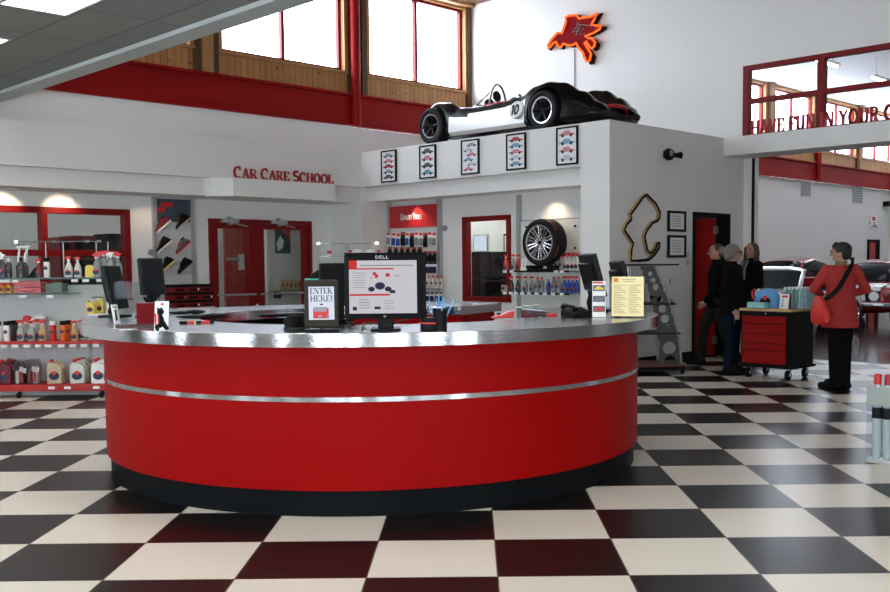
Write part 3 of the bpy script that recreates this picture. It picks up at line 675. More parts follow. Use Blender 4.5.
# dark tin with a red stripe, and pen cup
p = P(430, 330); t = thing('round_tin', 'black round tin with a red stripe beside the monitor foot', 'tin', p)
MB().lathe([(.052, 0), (.056, .004), (.056, .038)], 24).build('body', BLACK, t); MB().lathe([(.0568, .038), (.0568, .046)], 24).build('red_stripe', RED, t); MB().lathe([(.055, .046), (.055, .07), (.046, .074), (.001, .075)], 24).build('lid', BLACK, t)
p = P(440, 330); t = thing('pen_cup', 'black cup full of blue pens on the counter', 'cup', p)
MB().lathe([(.001, 0), (.040, 0), (.043, .125), (.039, .125), (.036, .01), (.001, .01)], 24).build('cup', BLACK, t)
for i in range(9):
    a = i * 2.4; q = .018 + .008 * (i % 3); sgn = 1.0 + .9 * (i % 2)
    pn = thing('pen', 'light blue pen standing in the black cup', 'pen', (p.x, p.y, CZ + .012), 0, 'blue pens in the cup')
    a0, a1 = (.012 * math.cos(a), .012 * math.sin(a), 0), (q * sgn * 1.25 * math.cos(a), q * sgn * 1.25 * math.sin(a), .15 + .012 * (i % 4))
    f0 = tuple(a0[j] + (a1[j] - a0[j]) * .72 for j in range(3))
    MB().cyl(a0, f0, .004, n=8).build('barrel', LBLUE, pn); MB().cyl(f0, a1, .0048, .003, n=8).build('cap', LBLUE, pn)
# ---- left end: two tilted till screens, acrylic brochure box, cards, figurine
def pos_screen(px, py, w_, h_, z, yaw, label, lean=-14):
    p = P(px, py); t = thing('till_screen', label, 'monitor', p, to_cam(p) + yaw)
    L_ = Matrix.Translation((0, 0, z)) @ Matrix.Rotation(math.radians(lean), 4, 'X')
    w = MB(L_); w.bb(-w_ / 2, w_ / 2, -.018, .018, 0, h_); c = w.build('casing', DGREY, t, .008)
    w = MB(L_); w.bb(-w_ / 2 + .02, w_ / 2 - .02, -.021, -.0185, .025, h_ - .02); w.build('screen', mat('dark_screen_glass', (.012, .013, .015), .3, spec=.06), c)
    w = MB(L_); w.bb(-w_ / 2 + .04, w_ / 2 - .04, .018, .055, .06, h_ - .06); w.build('back_cover', BLACK, t, .012)
    w = MB(); w.tube([(0, .05, .01), (0, .07, z * .6), (0, .03, z + .08)], .028); w.build('neck', BLACK, t)
    w = MB(); w.bb(-.09, .09, -.05, .13, 0, .018); w.build('foot', BLACK, t, .006)
    return t
pos_screen(120, 317, .23, .33, .06, 1.05, 'black till screen seen almost from the side, behind the clear brochure box', -12)
pos_screen(154, 318, .185, .27, .17, .42, 'grey till screen turned to the visitor, right of the side-on one', -10)
p = P(141, 327); rz = to_cam(p)
t = thing('brochure_box', 'tall clear acrylic box on the left end of the counter', 'display box', (p.x, p.y, CZ), rz)
w = MB(); a, d, h = .150, .11, .285
w.bb(-a, a, 0, .003, .018, h); w.bb(-a, a, d - .003, d, .018, h); w.bb(-a, -a + .003, .003, d - .003, .018, h); w.bb(a - .003, a, .003, d - .003, .018, h); w.build('acrylic_sides', ACRYL, t)
MB().bb(-a, a, -.03, d + .01, 0, .017).build('base_tray', mat('dark_red_tray', (.06, .01, .012), .4), t, .003)
def upright(name, label, cat, px, py, w_, h_, m, lean=0.0, yaw=0.0, th=.006, group=None, z=0.0, dx=0, dy=0):
    p = P(px, py); t = thing(name, label, cat, (p.x + dx, p.y + dy, CZ + z), to_cam(p) + yaw, group)
    L_ = Matrix.Rotation(math.radians(-lean), 4, 'X'); w = MB(L_); w.bb(-w_ / 2, w_ / 2, 0, th, 0, h_); w.build('card', m, t); return t, L_
pb = p
Mrz = Matrix.Rotation(rz, 4, 'Z')
o = Mrz @ Vector((.045, .055, 0)); t = thing('brochure_stack', 'dark red brochures standing in the clear box', 'brochures', (p.x + o.x, p.y + o.y, CZ + .018), rz)
w = MB(); w.bb(-.07, .07, -.02, .02, 0, .13); w.build('covers', mat('red_brochure', (.24, .008, .010), .5, spec=.1), t)
w = MB()
for i in range(5): w.bb(-.0705, .0705, -.0165 + .008 * i, -.0145 + .008 * i, .001, .1305)
w.build('page_edges', PAPER, t)
o = Mrz @ Vector((.075, .092, 0)); t = thing('work_glove', 'dark glove standing fingers up in the clear box', 'glove', (p.x + o.x, p.y + o.y, CZ + .018), rz + .2)
w = MB(); w.tube([(0, 0, 0), (0, 0, .11), (.012, 0, .17)], [.03, .034, .038], 10, flat=.4); w.build('cuff', BLKM, t)
w = MB()
for i in range(4): w.tube([(-.018 + i * .016, 0, .16), (-.012 + i * .022, 0, .20), (.0 + i * .026, .006, .235 - .008 * abs(i - 1))], [.010, .010, .007], 7)
w.tube([(-.03, 0, .13), (-.055, 0, .165)], [.011, .008], 7); w.build('fingers', BLKM, t)
t, L_ = upright('leaflet_holder', 'white card leaning against the left side of the clear box', 'card', 118, 325, .05, .135, PAPER, 12, .75)
w = MB(L_); w.bb(-.008, .006, -.002, -.0005, .03, .10); w.bb(-.018, .016, -.002, -.0005, .115, .122); w.build('print', DGREY, t)
t, L_ = upright('leaflet_holder', 'white card with a red mark standing behind the black figurine', 'card', 161, 329, .085, .17, PAPER, 10, -.35)
w = MB(L_); w.bb(-.006, .01, -.002, -.0005, .145, .157); w.build('red_mark', RED, t)
w = MB(L_)
for i in range(6): w.bb(-.03, .03 - .008 * (i % 3), -.002, -.0005, .04 + .015 * i, .044 + .015 * i)
w.build('print', LGREY, t)
p = P(126, 330); t = thing('business_card', 'small white card lying in front of the clear box', 'card', (p.x, p.y, CZ), to_cam(p) + .5); MB().bb(-.03, .03, -.02, .02, 0, .004).build('card', PAPER, t); MB().bb(-.02, .012, -.012, .0, .004, .005).build('print', RED, t)
p = P(160, 331); t = thing('figurine', 'small black bear-like figurine with a red and white ribbon', 'figurine', (p.x, p.y, CZ), to_cam(p) + .5)
w = MB(); w.sph((0, 0, .058), (.026, .024, .042)); w.sph((.004, -.004, .112), (.020, .02, .02)); w.sph((.012, 0, .130), (.007, .006, .008)); w.sph((-.008, 0, .130), (.007, .006, .008)); w.tube([(.012, -.01, .05), (.026, -.02, .022), (.03, -.032, .010)], [.015, .013, .010]); w.tube([(-.012, -.01, .05), (-.026, -.012, .022), (-.03, -.028, .010)], [.015, .013, .010]); w.tube([(-.02, -.01, .085), (-.034, -.016, .06)], [.010, .008]); w.build('body', BLACK, t)
w = MB(); w.bb(-.040, -.030, -.022, -.016, .04, .105); w.bb(-.026, -.018, -.026, -.02, .045, .10); w.build('ribbon', RED, t); w = MB(); w.bb(-.033, -.026, -.024, -.017, .042, .104); w.build('ribbon_stripe', WHITE, t)
for px, py, s_, lb in ((186, 314, 1.0, 'rumpled dark glove lying on the counter near the figurine'), (202, 318, 1.25, 'flat dark mat lying on the counter right of the glove')):
    p = P(px, py); t = thing('dark_cloth', lb, 'cloth', (p.x, p.y, CZ), to_cam(p) - .1)
    w = MB(); w.sph((-.05 * s_, 0, .012), (.10 * s_, .05, .012)); w.sph((.07 * s_, .01, .016), (.08 * s_, .05, .016)); w.build('cloth', BLKM, t)
p = P(196, 324); t = thing('marker_row', 'row of red and black markers lying end to end on the counter', 'markers', (p.x, p.y, CZ), to_cam(p))
for i, (a, b, mm) in enumerate(((-.105, -.055, BLACK), (-.054, -.03, RED), (-.029, -.012, RED), (-.011, .0, YELL), (.001, .035, DGREY), (.036, .085, RED), (.086, .115, BLACK))):
    MB().cyl((a, 0, .011), (b, 0, .011), .0105, n=10).build('marker', mm, t)
# ---- right end: phone, leaflet tower, yellow sheet, screens seen from behind, small things
p = P(577, 317); t = thing('telephone', 'black desk telephone on the right part of the counter', 'telephone', (p.x, p.y, CZ), to_cam(p) + .6)
w = MB(); w.prism([(-.09, 0), (.09, 0), (.09, .055), (-.09, .022)], -.08, .08, 'x'); w.build('base', BLACK, t, .006)
w = MB(); w.tube([(-.065, -.07, .055), (-.065, -.05, .07), (-.065, 0, .075), (-.065, .06, .082), (-.065, .08, .068)], [.020, .016, .014, .016, .021], 10); w.build('handset', BLACK, t)
w = MB()
for r in range(4):
    for c in range(3): w.box((.0 + c * .024, -.055 + r * .024, .036 + r * .009), (.016, .016, .012))
w.build('buttons', DGREY, t); MB(Matrix.Translation((.025, .055, .068)) @ Matrix.Rotation(.2, 4, 'X')).box((0, 0, 0), (.07, .035, .004)).build('display', GREY, t)
p = P(599, 317.5); t = thing('leaflet_tower', 'white three-tier leaflet holder with car pictures, left of the cream sheet', 'leaflet holder', (p.x, p.y, CZ), to_cam(p) + .05)
TM = Matrix.Rotation(math.radians(-4), 4, 'X'); w = MB(TM); w.bb(-.05, .05, 0, .03, 0, .26); w.build('holder', ACRYL, t, .003)
w = MB(TM); w.bb(-.046, .046, -.004, -.001, .004, .252); w.build('leaflets', PAPER, t)
for z, mm, lb in ((.205, mat('leaflet_yellow_car', (.75, .58, .08), .5), 'y'), (.13, mat('leaflet_grey_car', (.12, .14, .18), .5), 'g'), (.06, mat('leaflet_red_car', (.6, .03, .03), .5), 'r')):
    w = MB(TM); w.bb(-.041, .041, -.006, -.0045, z - .022, z + .020); bk = w.build('picture', mat('leaflet_picture_ground', (.10, .11, .13), .5), t)
    w = MB(TM); w.prism([(-.03, z - .012), (.032, z - .012), (.03, z), (.014, z + .004), (.004, z + .012), (-.012, z + .012), (-.022, z + .002), (-.032, z - .002)], -.0075, -.0062); w.build('car_shape', mm, bk)
w = MB(TM); w.bb(-.042, .03, -.006, -.0045, .236, .247); w.build('red_heading', RED, t)
p = P(628, 318); t = thing('menu_sheet', 'large cream printed sheet in a clear stand at the right end of the counter', 'menu', (p.x, p.y, CZ), to_cam(p) - .06)
TM = Matrix.Rotation(math.radians(-7), 4, 'X') @ Matrix.Translation((0, 0, .012))
w = MB(TM); w.bb(-.117, .125, .0, .004, 0, .275); w.build('acrylic_back', ACRYL, t); w = MB(); w.bb(-.117, .125, -.01, .09, 0, .006); w.build('acrylic_foot', ACRYL, t)
w = MB(TM); w.bb(-.112, .105, -.005, -.001, 0, .272); w.build('sheet', CREAM, t)
w = MB(TM); w.bb(-.097, -.068, -.0065, -.0052, .235, .262); w.build('orange_mark', ORANGE, t)
w = MB(TM)
for c in (-.098, .004):
    for i in range(17): w.bb(c, c + .085 - .012 * ((i * 5) % 4), -.0062, -.0052, .02 + .0118 * i, .0245 + .0118 * i)
w.bb(-.045, .05, -.0062, -.0052, .25, .256); w.bb(-.035, .04, -.0062, -.0052, .236, .241); w.build('print', mat('tan_print', (.48, .40, .20), .8), t)
pos_screen(598, 312, .29, .34, .12, 2.0, 'black till screen seen from the side behind the leaflet holder', -16)
pos_screen(625, 311, .26, .27, .13, 1.95, 'black till screen seen from the side behind the cream sheet', -16)
# red folded cloth, white wrapper and clear cups in the gap behind the counter top
p = P(503, 318); t = thing('red_bag', 'flat red pouch lying on the counter top right of the pen cup', 'pouch', (p.x, p.y, CZ), to_cam(p) + .2)
w = MB(); w.prism([(-.08, 0), (.07, 0), (.075, .05), (.03, .042), (-.02, .02), (-.08, .008)], -.04, .04); w.build('pouch', RED, t, .006); MB().cyl((-.03, -.03, .03), (-.03, .03, .03), .008).build('zip_tab', BLACK, t)
for px, py, r, h, lb in ((519, 317, .022, .07, 'small clear plastic cup right of the red pouch'), (527, 317.5, .026, .082, 'clear plastic cup in the middle of the small group'), (536, 317, .024, .085, 'clear plastic cup farthest right of the small group')):
    p = P(px, py); t = thing('clear_cup', lb, 'cup', (p.x, p.y, CZ)); MB().lathe([(.001, 0), (r * .8, 0), (r, h), (r - .002, h), (r * .78, .003), (.001, .003)], 18).build('cup', ACRYL, t); MB().lathe([(r, h - .004), (r + .003, h - .002), (r + .003, h + .002), (r, h + .003), (r - .001, h)], 18).build('rim', WHITE, t)
p = P(549, 316); t = thing('counter_reflection', 'red and navy packet lying flat right of the clear cups', 'packet', (p.x, p.y, CZ), to_cam(p) + .1)  # coloured reflection on the steel top, built as two solid blocks
MB().bb(-.02, .055, -.03, .03, 0, .018).build('red_end', RED, t, .004); MB().bb(-.055, -.021, -.03, .03, 0, .018).build('navy_end', NAVY, t, .004)
# ------------------------------------------------------------------ bottles and jugs (one of each kind, then copies)
STORE = {}
def trig(w, z, r=1.0):
    w.prism([(-.040 * r, z + .030), (-.044 * r, z + .018), (-.012 * r, z + .012), (-.010 * r, z), (.014 * r, z), (.018 * r, z + .018), (.034 * r, z + .028), (.030 * r, z + .038), (-.01 * r, z + .042)], -.011, .011)
    w.tube([(-.016 * r, 0, z + .014), (-.026 * r, 0, z - .004), (-.034 * r, 0, z - .022)], .0045, 6)
def make_bottle(kind, body, cap, label=NAVY, cap2=None, nm=None):
    key = (kind, body.name, cap.name, label.name if label else '', cap2.name if cap2 else '')
    if key in STORE: return STORE[key]
    o = bpy.data.objects.new({'spray': 'spray_bottle', 'round': 'bottle', 'can': 'spray_can', 'jug': 'jug', 'jar': 'jar'}[kind] if nm is None else nm, None)
    o.empty_display_size = .05
    def oval(cx, cz, rx, rz_, y, pa):
        w = MB(); w.prism([(cx + rx * math.cos(2 * PI * i / 16), cz + rz_ * math.sin(2 * PI * i / 16)) for i in range(16)], y - .004, y); l = w.build('label', label, pa)
        w = MB(); w.prism([(cx + rx * .42 * math.cos(2 * PI * i / 12), cz + rz_ * .75 + rz_ * .5 * math.sin(2 * PI * i / 12)) for i in range(12)], y - .006, y - .0041); w.build('label_mark', RED, l)
    if kind == 'spray':
        b = MB().lathe([(.030, 0), (.042, .004), (.044, .09), (.036, .125), (.022, .155), (.014, .175), (.014, .195)], 18, sx=1, sy=.72).build('bottle_body', body, o)
        oval(0, .052, .032, .028, -.0315, o)
        w = MB(); trig(w, .196); w.build('trigger', cap, o)
        w = MB(); w.lathe([(.0165, .186), (.0165, .203)], 12); w.build('collar', cap2 or WHITE, o)
    elif kind == 'round':
        MB().lathe([(.028, 0), (.034, .004), (.034, .135), (.026, .158), (.014, .17), (.014, .178)], 18).build('bottle_body', body, o)
        oval(0, .085, .022, .024, -.0325, o)
        MB().lathe([(.017, .176), (.017, .212), (.001, .213)], 14).build('cap', cap, o)
    elif kind == 'can':
        MB().lathe([(.032, 0), (.033, .002), (.033, .165), (.028, .178)], 18).build('can_body', body, o)
        oval(0, .105, .022, .020, -.0315, o)
        MB().lathe([(.029, .176), (.032, .178), (.032, .222), (.001, .223)], 16).build('cap', cap, o)
    elif kind == 'jar':
        MB().lathe([(.040, 0), (.044, .004), (.044, .085), (.038, .095)], 18).build('jar_body', body, o)
        oval(0, .045, .026, .022, -.0425, o)
        MB().lathe([(.042, .094), (.042, .118), (.001, .119)], 16).build('lid', cap, o)
    elif kind == 'jug':
        w = MB(); pts = [(-.085, 0), (.085, 0), (.09, .01), (.09, .17), (.078, .21), (.03, .238), (-.035, .25), (-.065, .25), (-.085, .215), (-.09, .17), (-.09, .01)]
        w.prism(pts, -.055, .055); w.build('jug_body', body, o, .014)
        w = MB(); w.tube([(-.02, 0, .247), (.02, 0, .262), (.058, 0, .243), (.084, 0, .20), (.088, 0, .16)], .014, 8); w.build('handle', body, o)
        oval(0, .095, .062, .048, -.0555, o)
        MB().lathe([(.024, .249), (.024, .285), (.001, .287)], 14, (-.05, 0, 0)).build('cap', cap, o)
    STORE[key] = o
    return o
def put(proto, loc, rz, label, cat, group=None, scale=None):
    """the first use links the thing itself, every later one a copy of it and of its parts"""
    if not proto.get('used'):
        proto['used'] = 1; C.objects.link(proto); proto.location = loc; proto.rotation_euler = (0, 0, rz)
        if scale: proto.scale = scale if isinstance(scale, tuple) else (scale,) * 3
        tag(proto, label, cat, group); kids(proto); [kids(c) for c in kids(proto)]
        return proto
    r = dup(proto, loc, rz, label, cat, group, scale or (1, 1, 1))
    return r
bpy.context.view_layer.update()
# ------------------------------------------------------------------ shelving on the left, its front along the tile rows
RZ = math.radians(-45); VF = 10.80
def gp(px, py, dv=0.0): return at(px, py, V=VF + dv)
def gl_(u, dv, z): return Vector(((u + VF + dv) / R2, (-u + VF + dv) / R2, z))     # along the front, depth, height
def gu(px, py, dv=0.0): q = gp(px, py, dv); return (q.x - q.y) / R2
zS = [gp(50, 384.5).z, gp(50, 341.5).z, gp(30, 293.5).z, gp(60, 277.5).z, gp(60, 241.0).z]
u0, u1 = gu(-60, 340), gu(108, 340)
gd = thing('shop_shelving', 'white backed shop shelving with red and glass shelves left of the counter', 'shelving', gl_(0, 0, 0), RZ)
def gb(name, a, b, y0, y1, z0, z1, m, bevel=0, pa=gd): return MB().bb(a, b, y0, y1, z0, z1).build(name, m, pa, bevel)
gb('back_panel', u0, u1 + .02, .38, .42, .10, gp(60, 285, .38).z, PANELG)
gb('end_panel', u1 - .0, u1 + .03, -.0, .379, .10, gp(60, 285, .38).z, WALL)
gb('plinth', u0, u1, .06, .38, .03, zS[0] - .075, GREY)
for a in (u0 + .3, gu(18, 395), u1 - .1): 
    w = MB(); w.cyl((a, .02, 0), (a, .02, .05), .02, .03, 10); w.bb(a - .015, a + .015, .02, .36, .04, .07); w.build('foot', BLKM, gd)
for z, th in ((zS[0], .075), (zS[1], .03)):
    gb('red_shelf', u0, u1 - .004, 0, .37, z - th, z, REDL, .003)
gb('glass_shelf', u0, gu(68, 294), .05, .37, zS[2] - .014, zS[2], GLASSG); gb('glass_shelf', u0, gu(113, 278), -.02, .37, zS[3] - .016, zS[3], GLASSG); gb('glass_shelf', gu(15, 241), gu(98, 241), .05, .35, zS[4] - .008, zS[4], GLASSG)
gb('shelf_edge', u0, gu(68, 294), .042, .0495, zS[2] - .016, zS[2] + .001, mat('green_glass_edge', (.05, .09, .085), .3)); gb('shelf_edge', u0, gu(113, 278), -.028, -.0205, zS[3] - .018, zS[3] + .001, mat('green_glass_edge', (.05, .09, .085), .3)); gb('shelf_edge', gu(15, 241), gu(98, 241), .042, .0495, zS[4] - .010, zS[4] + .001, mat('green_glass_edge', (.05, .09, .085), .3))
for px in (15, 34, 52, 86, 98):
    a = gu(px, 250); w = MB(); w.cyl((a, .30, zS[3]), (a, .30, zS[4] - .009), .007, n=8); w.build('post', LGREY, gd); MB().box((a, .045, zS[4] - .004), (.03, .03, .026)).build('clip', CHROME, gd)
n = 0
for z, xs in ((zS[1] - .030, (4, 15, 27, 38, 48, 61, 73, 84, 96)), (zS[2] - .016, (23, 50)), (zS[3] - .018, (3, 9, 18, 77, 88, 102, 110)), (zS[0] - .02, (50, 66, 95))):
    for px in xs: a = gu(px, 340); gb('price_tag', a - .035, a + .035, -.012 if z != zS[2] - .016 else .03, -.003 if z != zS[2] - .016 else .041, z - .032, z - .002, PAPER)
def row(items, z, dv0, where, group=None):
    """items: (px, kind, body, cap, label words, dv)"""
    for it in items:
        px, pr, lb, cat = it[:4]; dv = it[4] if len(it) > 4 else dv0; s = it[5] if len(it) > 5 else None
        u = gu(px, 300, dv); put(pr, gl_(u, dv, z + .0005), RZ + (it[6] if len(it) > 6 else 0), lb + ' ' + where, cat, group, s)
DARKB = mat('dark_smoky_bottle', (.05, .055, .055), .25)
S = make_bottle
row([(-4, S('spray', DARKB, WHITE), 'dark bottle with a white sprayer at the very left edge', 'bottle', .1, 1.1), (3.5, S('spray', DARKB, WHITE), 'dark bottle with a white sprayer, next to the left edge', 'bottle', .1, 1.1),
     (10, S('round', DARKB, WHITE), 'dark round bottle left of the tall white pumps', 'bottle', .14, 1.0), (22.5, S('round', DARKB, BLACK), 'dark round bottle right of the tall white pumps', 'bottle', .14, 1.05),
     (40, S('spray', BURG, RED, NAVY, WHITE), 'small wine red spray bottle', 'bottle', .10, .88), (48, S('can', WHITE, BLACK), 'tall white can beside the wine red bottle', 'can', .10, .98),
     (70, S('spray', MILK, RED, NAVY, WHITE), 'milky spray bottle farther left of the sponge', 'bottle', .08, .98), (79, S('spray', MILK, RED, NAVY, WHITE), 'milky spray bottle beside the yellow sponge', 'bottle', .08, .95),
     (98, S('spray', CLEARB, RED), 'tall smoky spray bottle right of the yellow sponge', 'bottle', .08, 1.1), (105, S('spray', CLEARB, RED), 'tall smoky spray bottle, second from the yellow sponge', 'bottle', .16, 1.22), (112, S('spray', CLEARB, WHITE), 'tall smoky white-headed spray bottle right of the sponge', 'bottle', .08, 1.15), (119, S('spray', CLEARB, RED), 'tall smoky spray bottle at the right end', 'bottle', .14, 1.12),
     (101, S('spray', CLEARB, RED), 'smoky spray bottle in the back row, left one,', 'bottle', .27, 1.2), (109, S('spray', CLEARB, RED), 'smoky spray bottle in the back row, middle one,', 'bottle', .28, 1.25), (116, S('spray', CLEARB, RED), 'smoky spray bottle in the back row, right one,', 'bottle', .27, 1.2), (0, S('spray', DARKB, WHITE), 'dark white-headed bottle in the back row', 'bottle', .26, 1.2)],
    zS[3], .1, 'on the upper glass shelf', None)
for px, lb in ((14.5, 'left one of two tall white hand pumps rising above the dark bottles'), (21, 'right one of two tall white hand pumps rising above the dark bottles')):
    u = gu(px, 260, .12); t = thing('hand_pump', lb, 'pump', gl_(u, .22, zS[3] + .0005), RZ)
    MB().lathe([(.03, 0), (.032, .13), (.014, .15), (.014, .17)], 14).build('bottle_body', DARKB, t)
    w = MB(); w.tube([(0, 0, .165), (.004, 0, .25), (.015 + .02 * (px > 18), 0, .33)], [.012, .014, .010], 8); w.tube([(-.02, 0, .335), (.06, 0, .345)], .010, 8); w.build('pump_head', WHITE, t)
u = gu(29, 268); t = thing('black_pouch', 'black triangular pouch propped between bottles on the upper glass shelf', 'pouch', gl_(u, .12, zS[3]), RZ); w = MB(); w.prism([(-.07, 0), (.06, 0), (.06, .10), (.02, .11)], -.03, .03); w.build('pouch', BLKM, t, .006)
u = gu(87.5, 270); t = thing('sponge', 'yellow ribbed sponge standing on the upper glass shelf', 'sponge', gl_(u, .06, zS[3]), RZ)
w = MB()
for i in range(6):
    a = -.045 + .015 * i; w.prism([(a, 0), (a + .0135, 0), (a + .0135, .125 - .010 * (i in (0, 5))), (a + .007, .135 - .014 * (i in (0, 5))), (a, .125 - .010 * (i in (0, 5)))], -.015, .02)
w.bb(-.045, .045, -.01, .018, .002, .118); w.build('sponge', YELL, t)
row([(2.5, S('jar', AMBER, RED), 'amber red-lidded jar at the left edge', 'jar'), (10, S('jar', AMBER, RED), 'amber red-lidded jar beside the pink cloths', 'jar')], zS[2], .10, 'on the lower glass shelf')
def cloth_pile(px, z, w_, h_, m, label, n, dv=.1):
    u = gu(px, 300, dv); t = thing('cloth_pack', label, 'cloths', gl_(u, dv + .06, z), RZ)
    for i in range(n):
        w = MB(); w.sph((.004 * (i % 2), 0, h_ / n * (i + .5)), (w_ / 2, .10, h_ / n * .55), 20, 8); w.bb(-w_ * .44, w_ * .44, -.085, .085, h_ / n * (i + .08), h_ / n * (i + .92)); w.build('folded_cloth', m, t)
cloth_pile(29, zS[2], .33, .135, PINK, 'two stacked packs of pink cloths on the lower glass shelf', 2)
cloth_pile(55, zS[2], .20, .115, SAGE, 'bag of grey green cloths at the right end of the lower glass shelf', 1)
# yellow jug hanging place: a small bracket shelf on the back panel
u = gu(93, 312); gb('bracket_shelf', gu(84, 312), u1 - .005, .10, .378, gp(93, 314.5).z - .02, gp(93, 314.5).z, WALL)
row([(91, S('jug', YELL, RED), 'yellow jug with a round picture label', 'jug', .17, (.5, .75, .52))], gp(93, 314.5).z, .15, 'on the shelving back panel'); row([(100, S('jug', YELL, WHITE), 'white-capped yellow jug half behind the other yellow jug', 'jug', .27, (.45, .5, .6))], gp(93, 314.5).z, .15, 'on the shelving back panel')
gb('hook', gu(81, 298), gu(92, 298), .30, .379, gp(86, 298).z - .012, gp(86, 298).z + .006, CHROME)
AMB2 = mat('amber_spray_liquid', (.50, .30, .12), .3)
CLR2 = mat('pale_clear_bottle', (.36, .37, .35), .25)
row([(-3, S('can', WHITE, BLACK), 'white can with a black cap at the left edge', 'can', .08), (5.5, S('can', WHITE, BLACK), 'white can with a black cap, second from the left edge', 'can', .08), (10.5, S('can', DARKB, BLACK), 'dark can standing just behind the white cans', 'can', .20), (14, S('can', DARKB, BLACK), 'dark can behind the first clear spray bottle', 'can', .26),
     (19.5, S('spray', CLR2, RED, NAVY, WHITE), 'clear spray bottle with a red trigger, first from the left', 'bottle', .07, 1.0), (30, S('spray', CLR2, RED, NAVY, WHITE), 'clear spray bottle with a red trigger, second from the left', 'bottle', .07, .96), (41.5, S('spray', AMB2, RED, NAVY, WHITE), 'amber spray bottle with a red trigger', 'bottle', .07, .98),
     (25, S('spray', CLR2, RED, NAVY, WHITE), 'clear spray bottle in the back row behind the first two', 'bottle', .22, 1.02), (36, S('spray', CLR2, RED, NAVY, WHITE), 'clear spray bottle in the back row behind the amber one', 'bottle', .22, 1.0),
     (52, S('can', RED, WHITE), 'bright red can with a white cap', 'can', .07), (62, S('can', ORANGE, BLACK), 'orange can with a black cap, left one', 'can', .07), (67.5, S('can', ORANGE, BLACK), 'orange can with a black cap, right one standing behind', 'can', .19),
     (73.5, S('spray', AMB2, RED, NAVY, WHITE), 'brownish spray bottle right of the orange cans', 'bottle', .07, .95), (81, S('spray', CLR2, RED, NAVY, WHITE), 'clear spray bottle half hidden by the counter top', 'bottle', .14, .97), (88, S('spray', CLR2, RED, NAVY, WHITE), 'clear spray bottle mostly hidden by the counter top', 'bottle', .14, .97), (95, S('spray', CLR2, RED, NAVY, WHITE), 'clear spray bottle at the right end behind the counter edge', 'bottle', .14, .97)],
    zS[1], .08, 'on the upper red shelf')
u = gu(22, 320); t = thing('cloth_pack', 'crumpled white and red cloth lying over the back bottles of the upper red shelf', 'cloths', gl_(u, .30, zS[1]), RZ); w = MB(); w.sph((0, 0, .13), (.12, .04, .13)); w.sph((.06, -.01, .25), (.08, .03, .035)); w.build('folded_cloth', WHITE, t); MB().sph((-.07, -.02, .245), (.05, .025, .03)).build('red_fold', RED, t)
row([(-9, S('jug', BURG, RED), 'burgundy jug cut by the left edge', 'jug', .08, (.95, 1, .95)), (3, S('jug', BURG, RED), 'burgundy jug, second from the left edge', 'jug', .10, (.9, 1, .95)), (11, S('jug', BURG, RED), 'burgundy jug standing behind the others', 'jug', .25, (.9, 1, .95)),
     (53.5, S('jug', TAN, RED), 'tan jug with a red cap', 'jug', .08, (.93, 1, .95)), (76.5, S('jug', MILK, RED), 'pale beige jug, front one of a row of three', 'jug', .08, (.93, 1, .95)), (80, S('jug', MILK, RED), 'pale beige jug, middle one of a row of three', 'jug', .20, (.93, 1, .95)), (85, S('jug', MILK, RED), 'pale beige jug, rear one of a row of three', 'jug', .315, (.93, 1, .95)),
     (97.5, S('jug', WHITE, RED), 'white jug with a red cap cut off by the counter', 'jug', .08, (.90, 1, .95)), (100, S('jug', WHITE, RED), 'white jug standing behind the first white jug', 'jug', .21, (.9, 1, .95))], zS[0], .08, 'on the bottom red shelf')
for px, lb, m1, m2, h in ((20.5, 'clear gift pack with white and black sachets, left one on the bottom red shelf', WHITE, BLACK, .26), (33, 'clear gift pack with red and white bottles, right one on the bottom red shelf', mat('dark_red_wrap', (.22, .02, .02), .4), WHITE, .27)):
    u = gu(px, 370, .1); t = thing('gift_pack', lb, 'gift pack', gl_(u, .12, zS[0]), RZ); t.scale = (.8, 1, 1)
    w = MB(); w.prism([(-.075, 0), (.075, 0), (.08, h * .8), (.05, h), (-.04, h * 1.02), (-.08, h * .85)], -.06, .06); w.build('wrap', glass('crinkled_wrap', (.75, .72, .72), 1.2, .15) if 'crinkled_wrap' not in MATS else MATS['crinkled_wrap'], t)
    w = MB(); w.bb(-.065, -.015, -.04, .03, .003, h * .55); w.build('sachet', m1, t, .008); w = MB(); w.bb(.0, .06, -.035, .03, .003, h * .72); w.build('sachet', m2, t, .008); w = MB(Matrix.Rotation(.3, 4, 'Y')); w.bb(-.05, .05, -.055, -.042, h * .52, h * .74); w.build('sachet', WHITE, t, .004); MB().cyl((.03, -.045, .02), (.03, -.045, .13), .017).build('small_bottle', RED, t)
# ------------------------------------------------------------------ left alcove: shoe panel, boxes, things behind the doors
def alc(px, py, d=0.0): return at(px, py, Y=YE - d)
a, b = alc(154, 240), alc(191.5, 240); zt, zb = alc(172, 198).z, .9
sp_ = thing('shoe_wall_panel', 'grey slatted wall panel with a dark poster top holding six driving shoes', 'wall panel', ((a.x + b.x) / 2, YE, 0)); hw = (b.x - a.x) / 2
MB().bb(-hw, hw, -.04, -.003, zb, zt).build('panel', mat('pale_panel', (.62, .62, .62), .6), sp_)
for s in (-1, 1): MB().bb(s * hw - .03, s * hw + .03, -.06, -.003, zb, zt).build('side_rail', LGREY, sp_)
w = MB(); w.bb(-hw + .04, hw - .04, -.052, -.041, zt - .36, zt - .02); po = w.build('poster', mat('dark_poster', (.05, .07, .10), .5, noise=.8, nscale=6), sp_)
w = MB(); w.bb(-hw + .09, -.02, -.056, -.0525, zt - .14, zt - .07); w.bb(-hw + .05, -hw + .16, -.056, -.0525, zt - .22, zt - .15); w.build('red_print', RED, po)
MB().cyl((-hw - .06, -.03, 1.65), (-hw - .06, -.004, 1.65), .045).build('thermostat_knob', GREY, sp_)
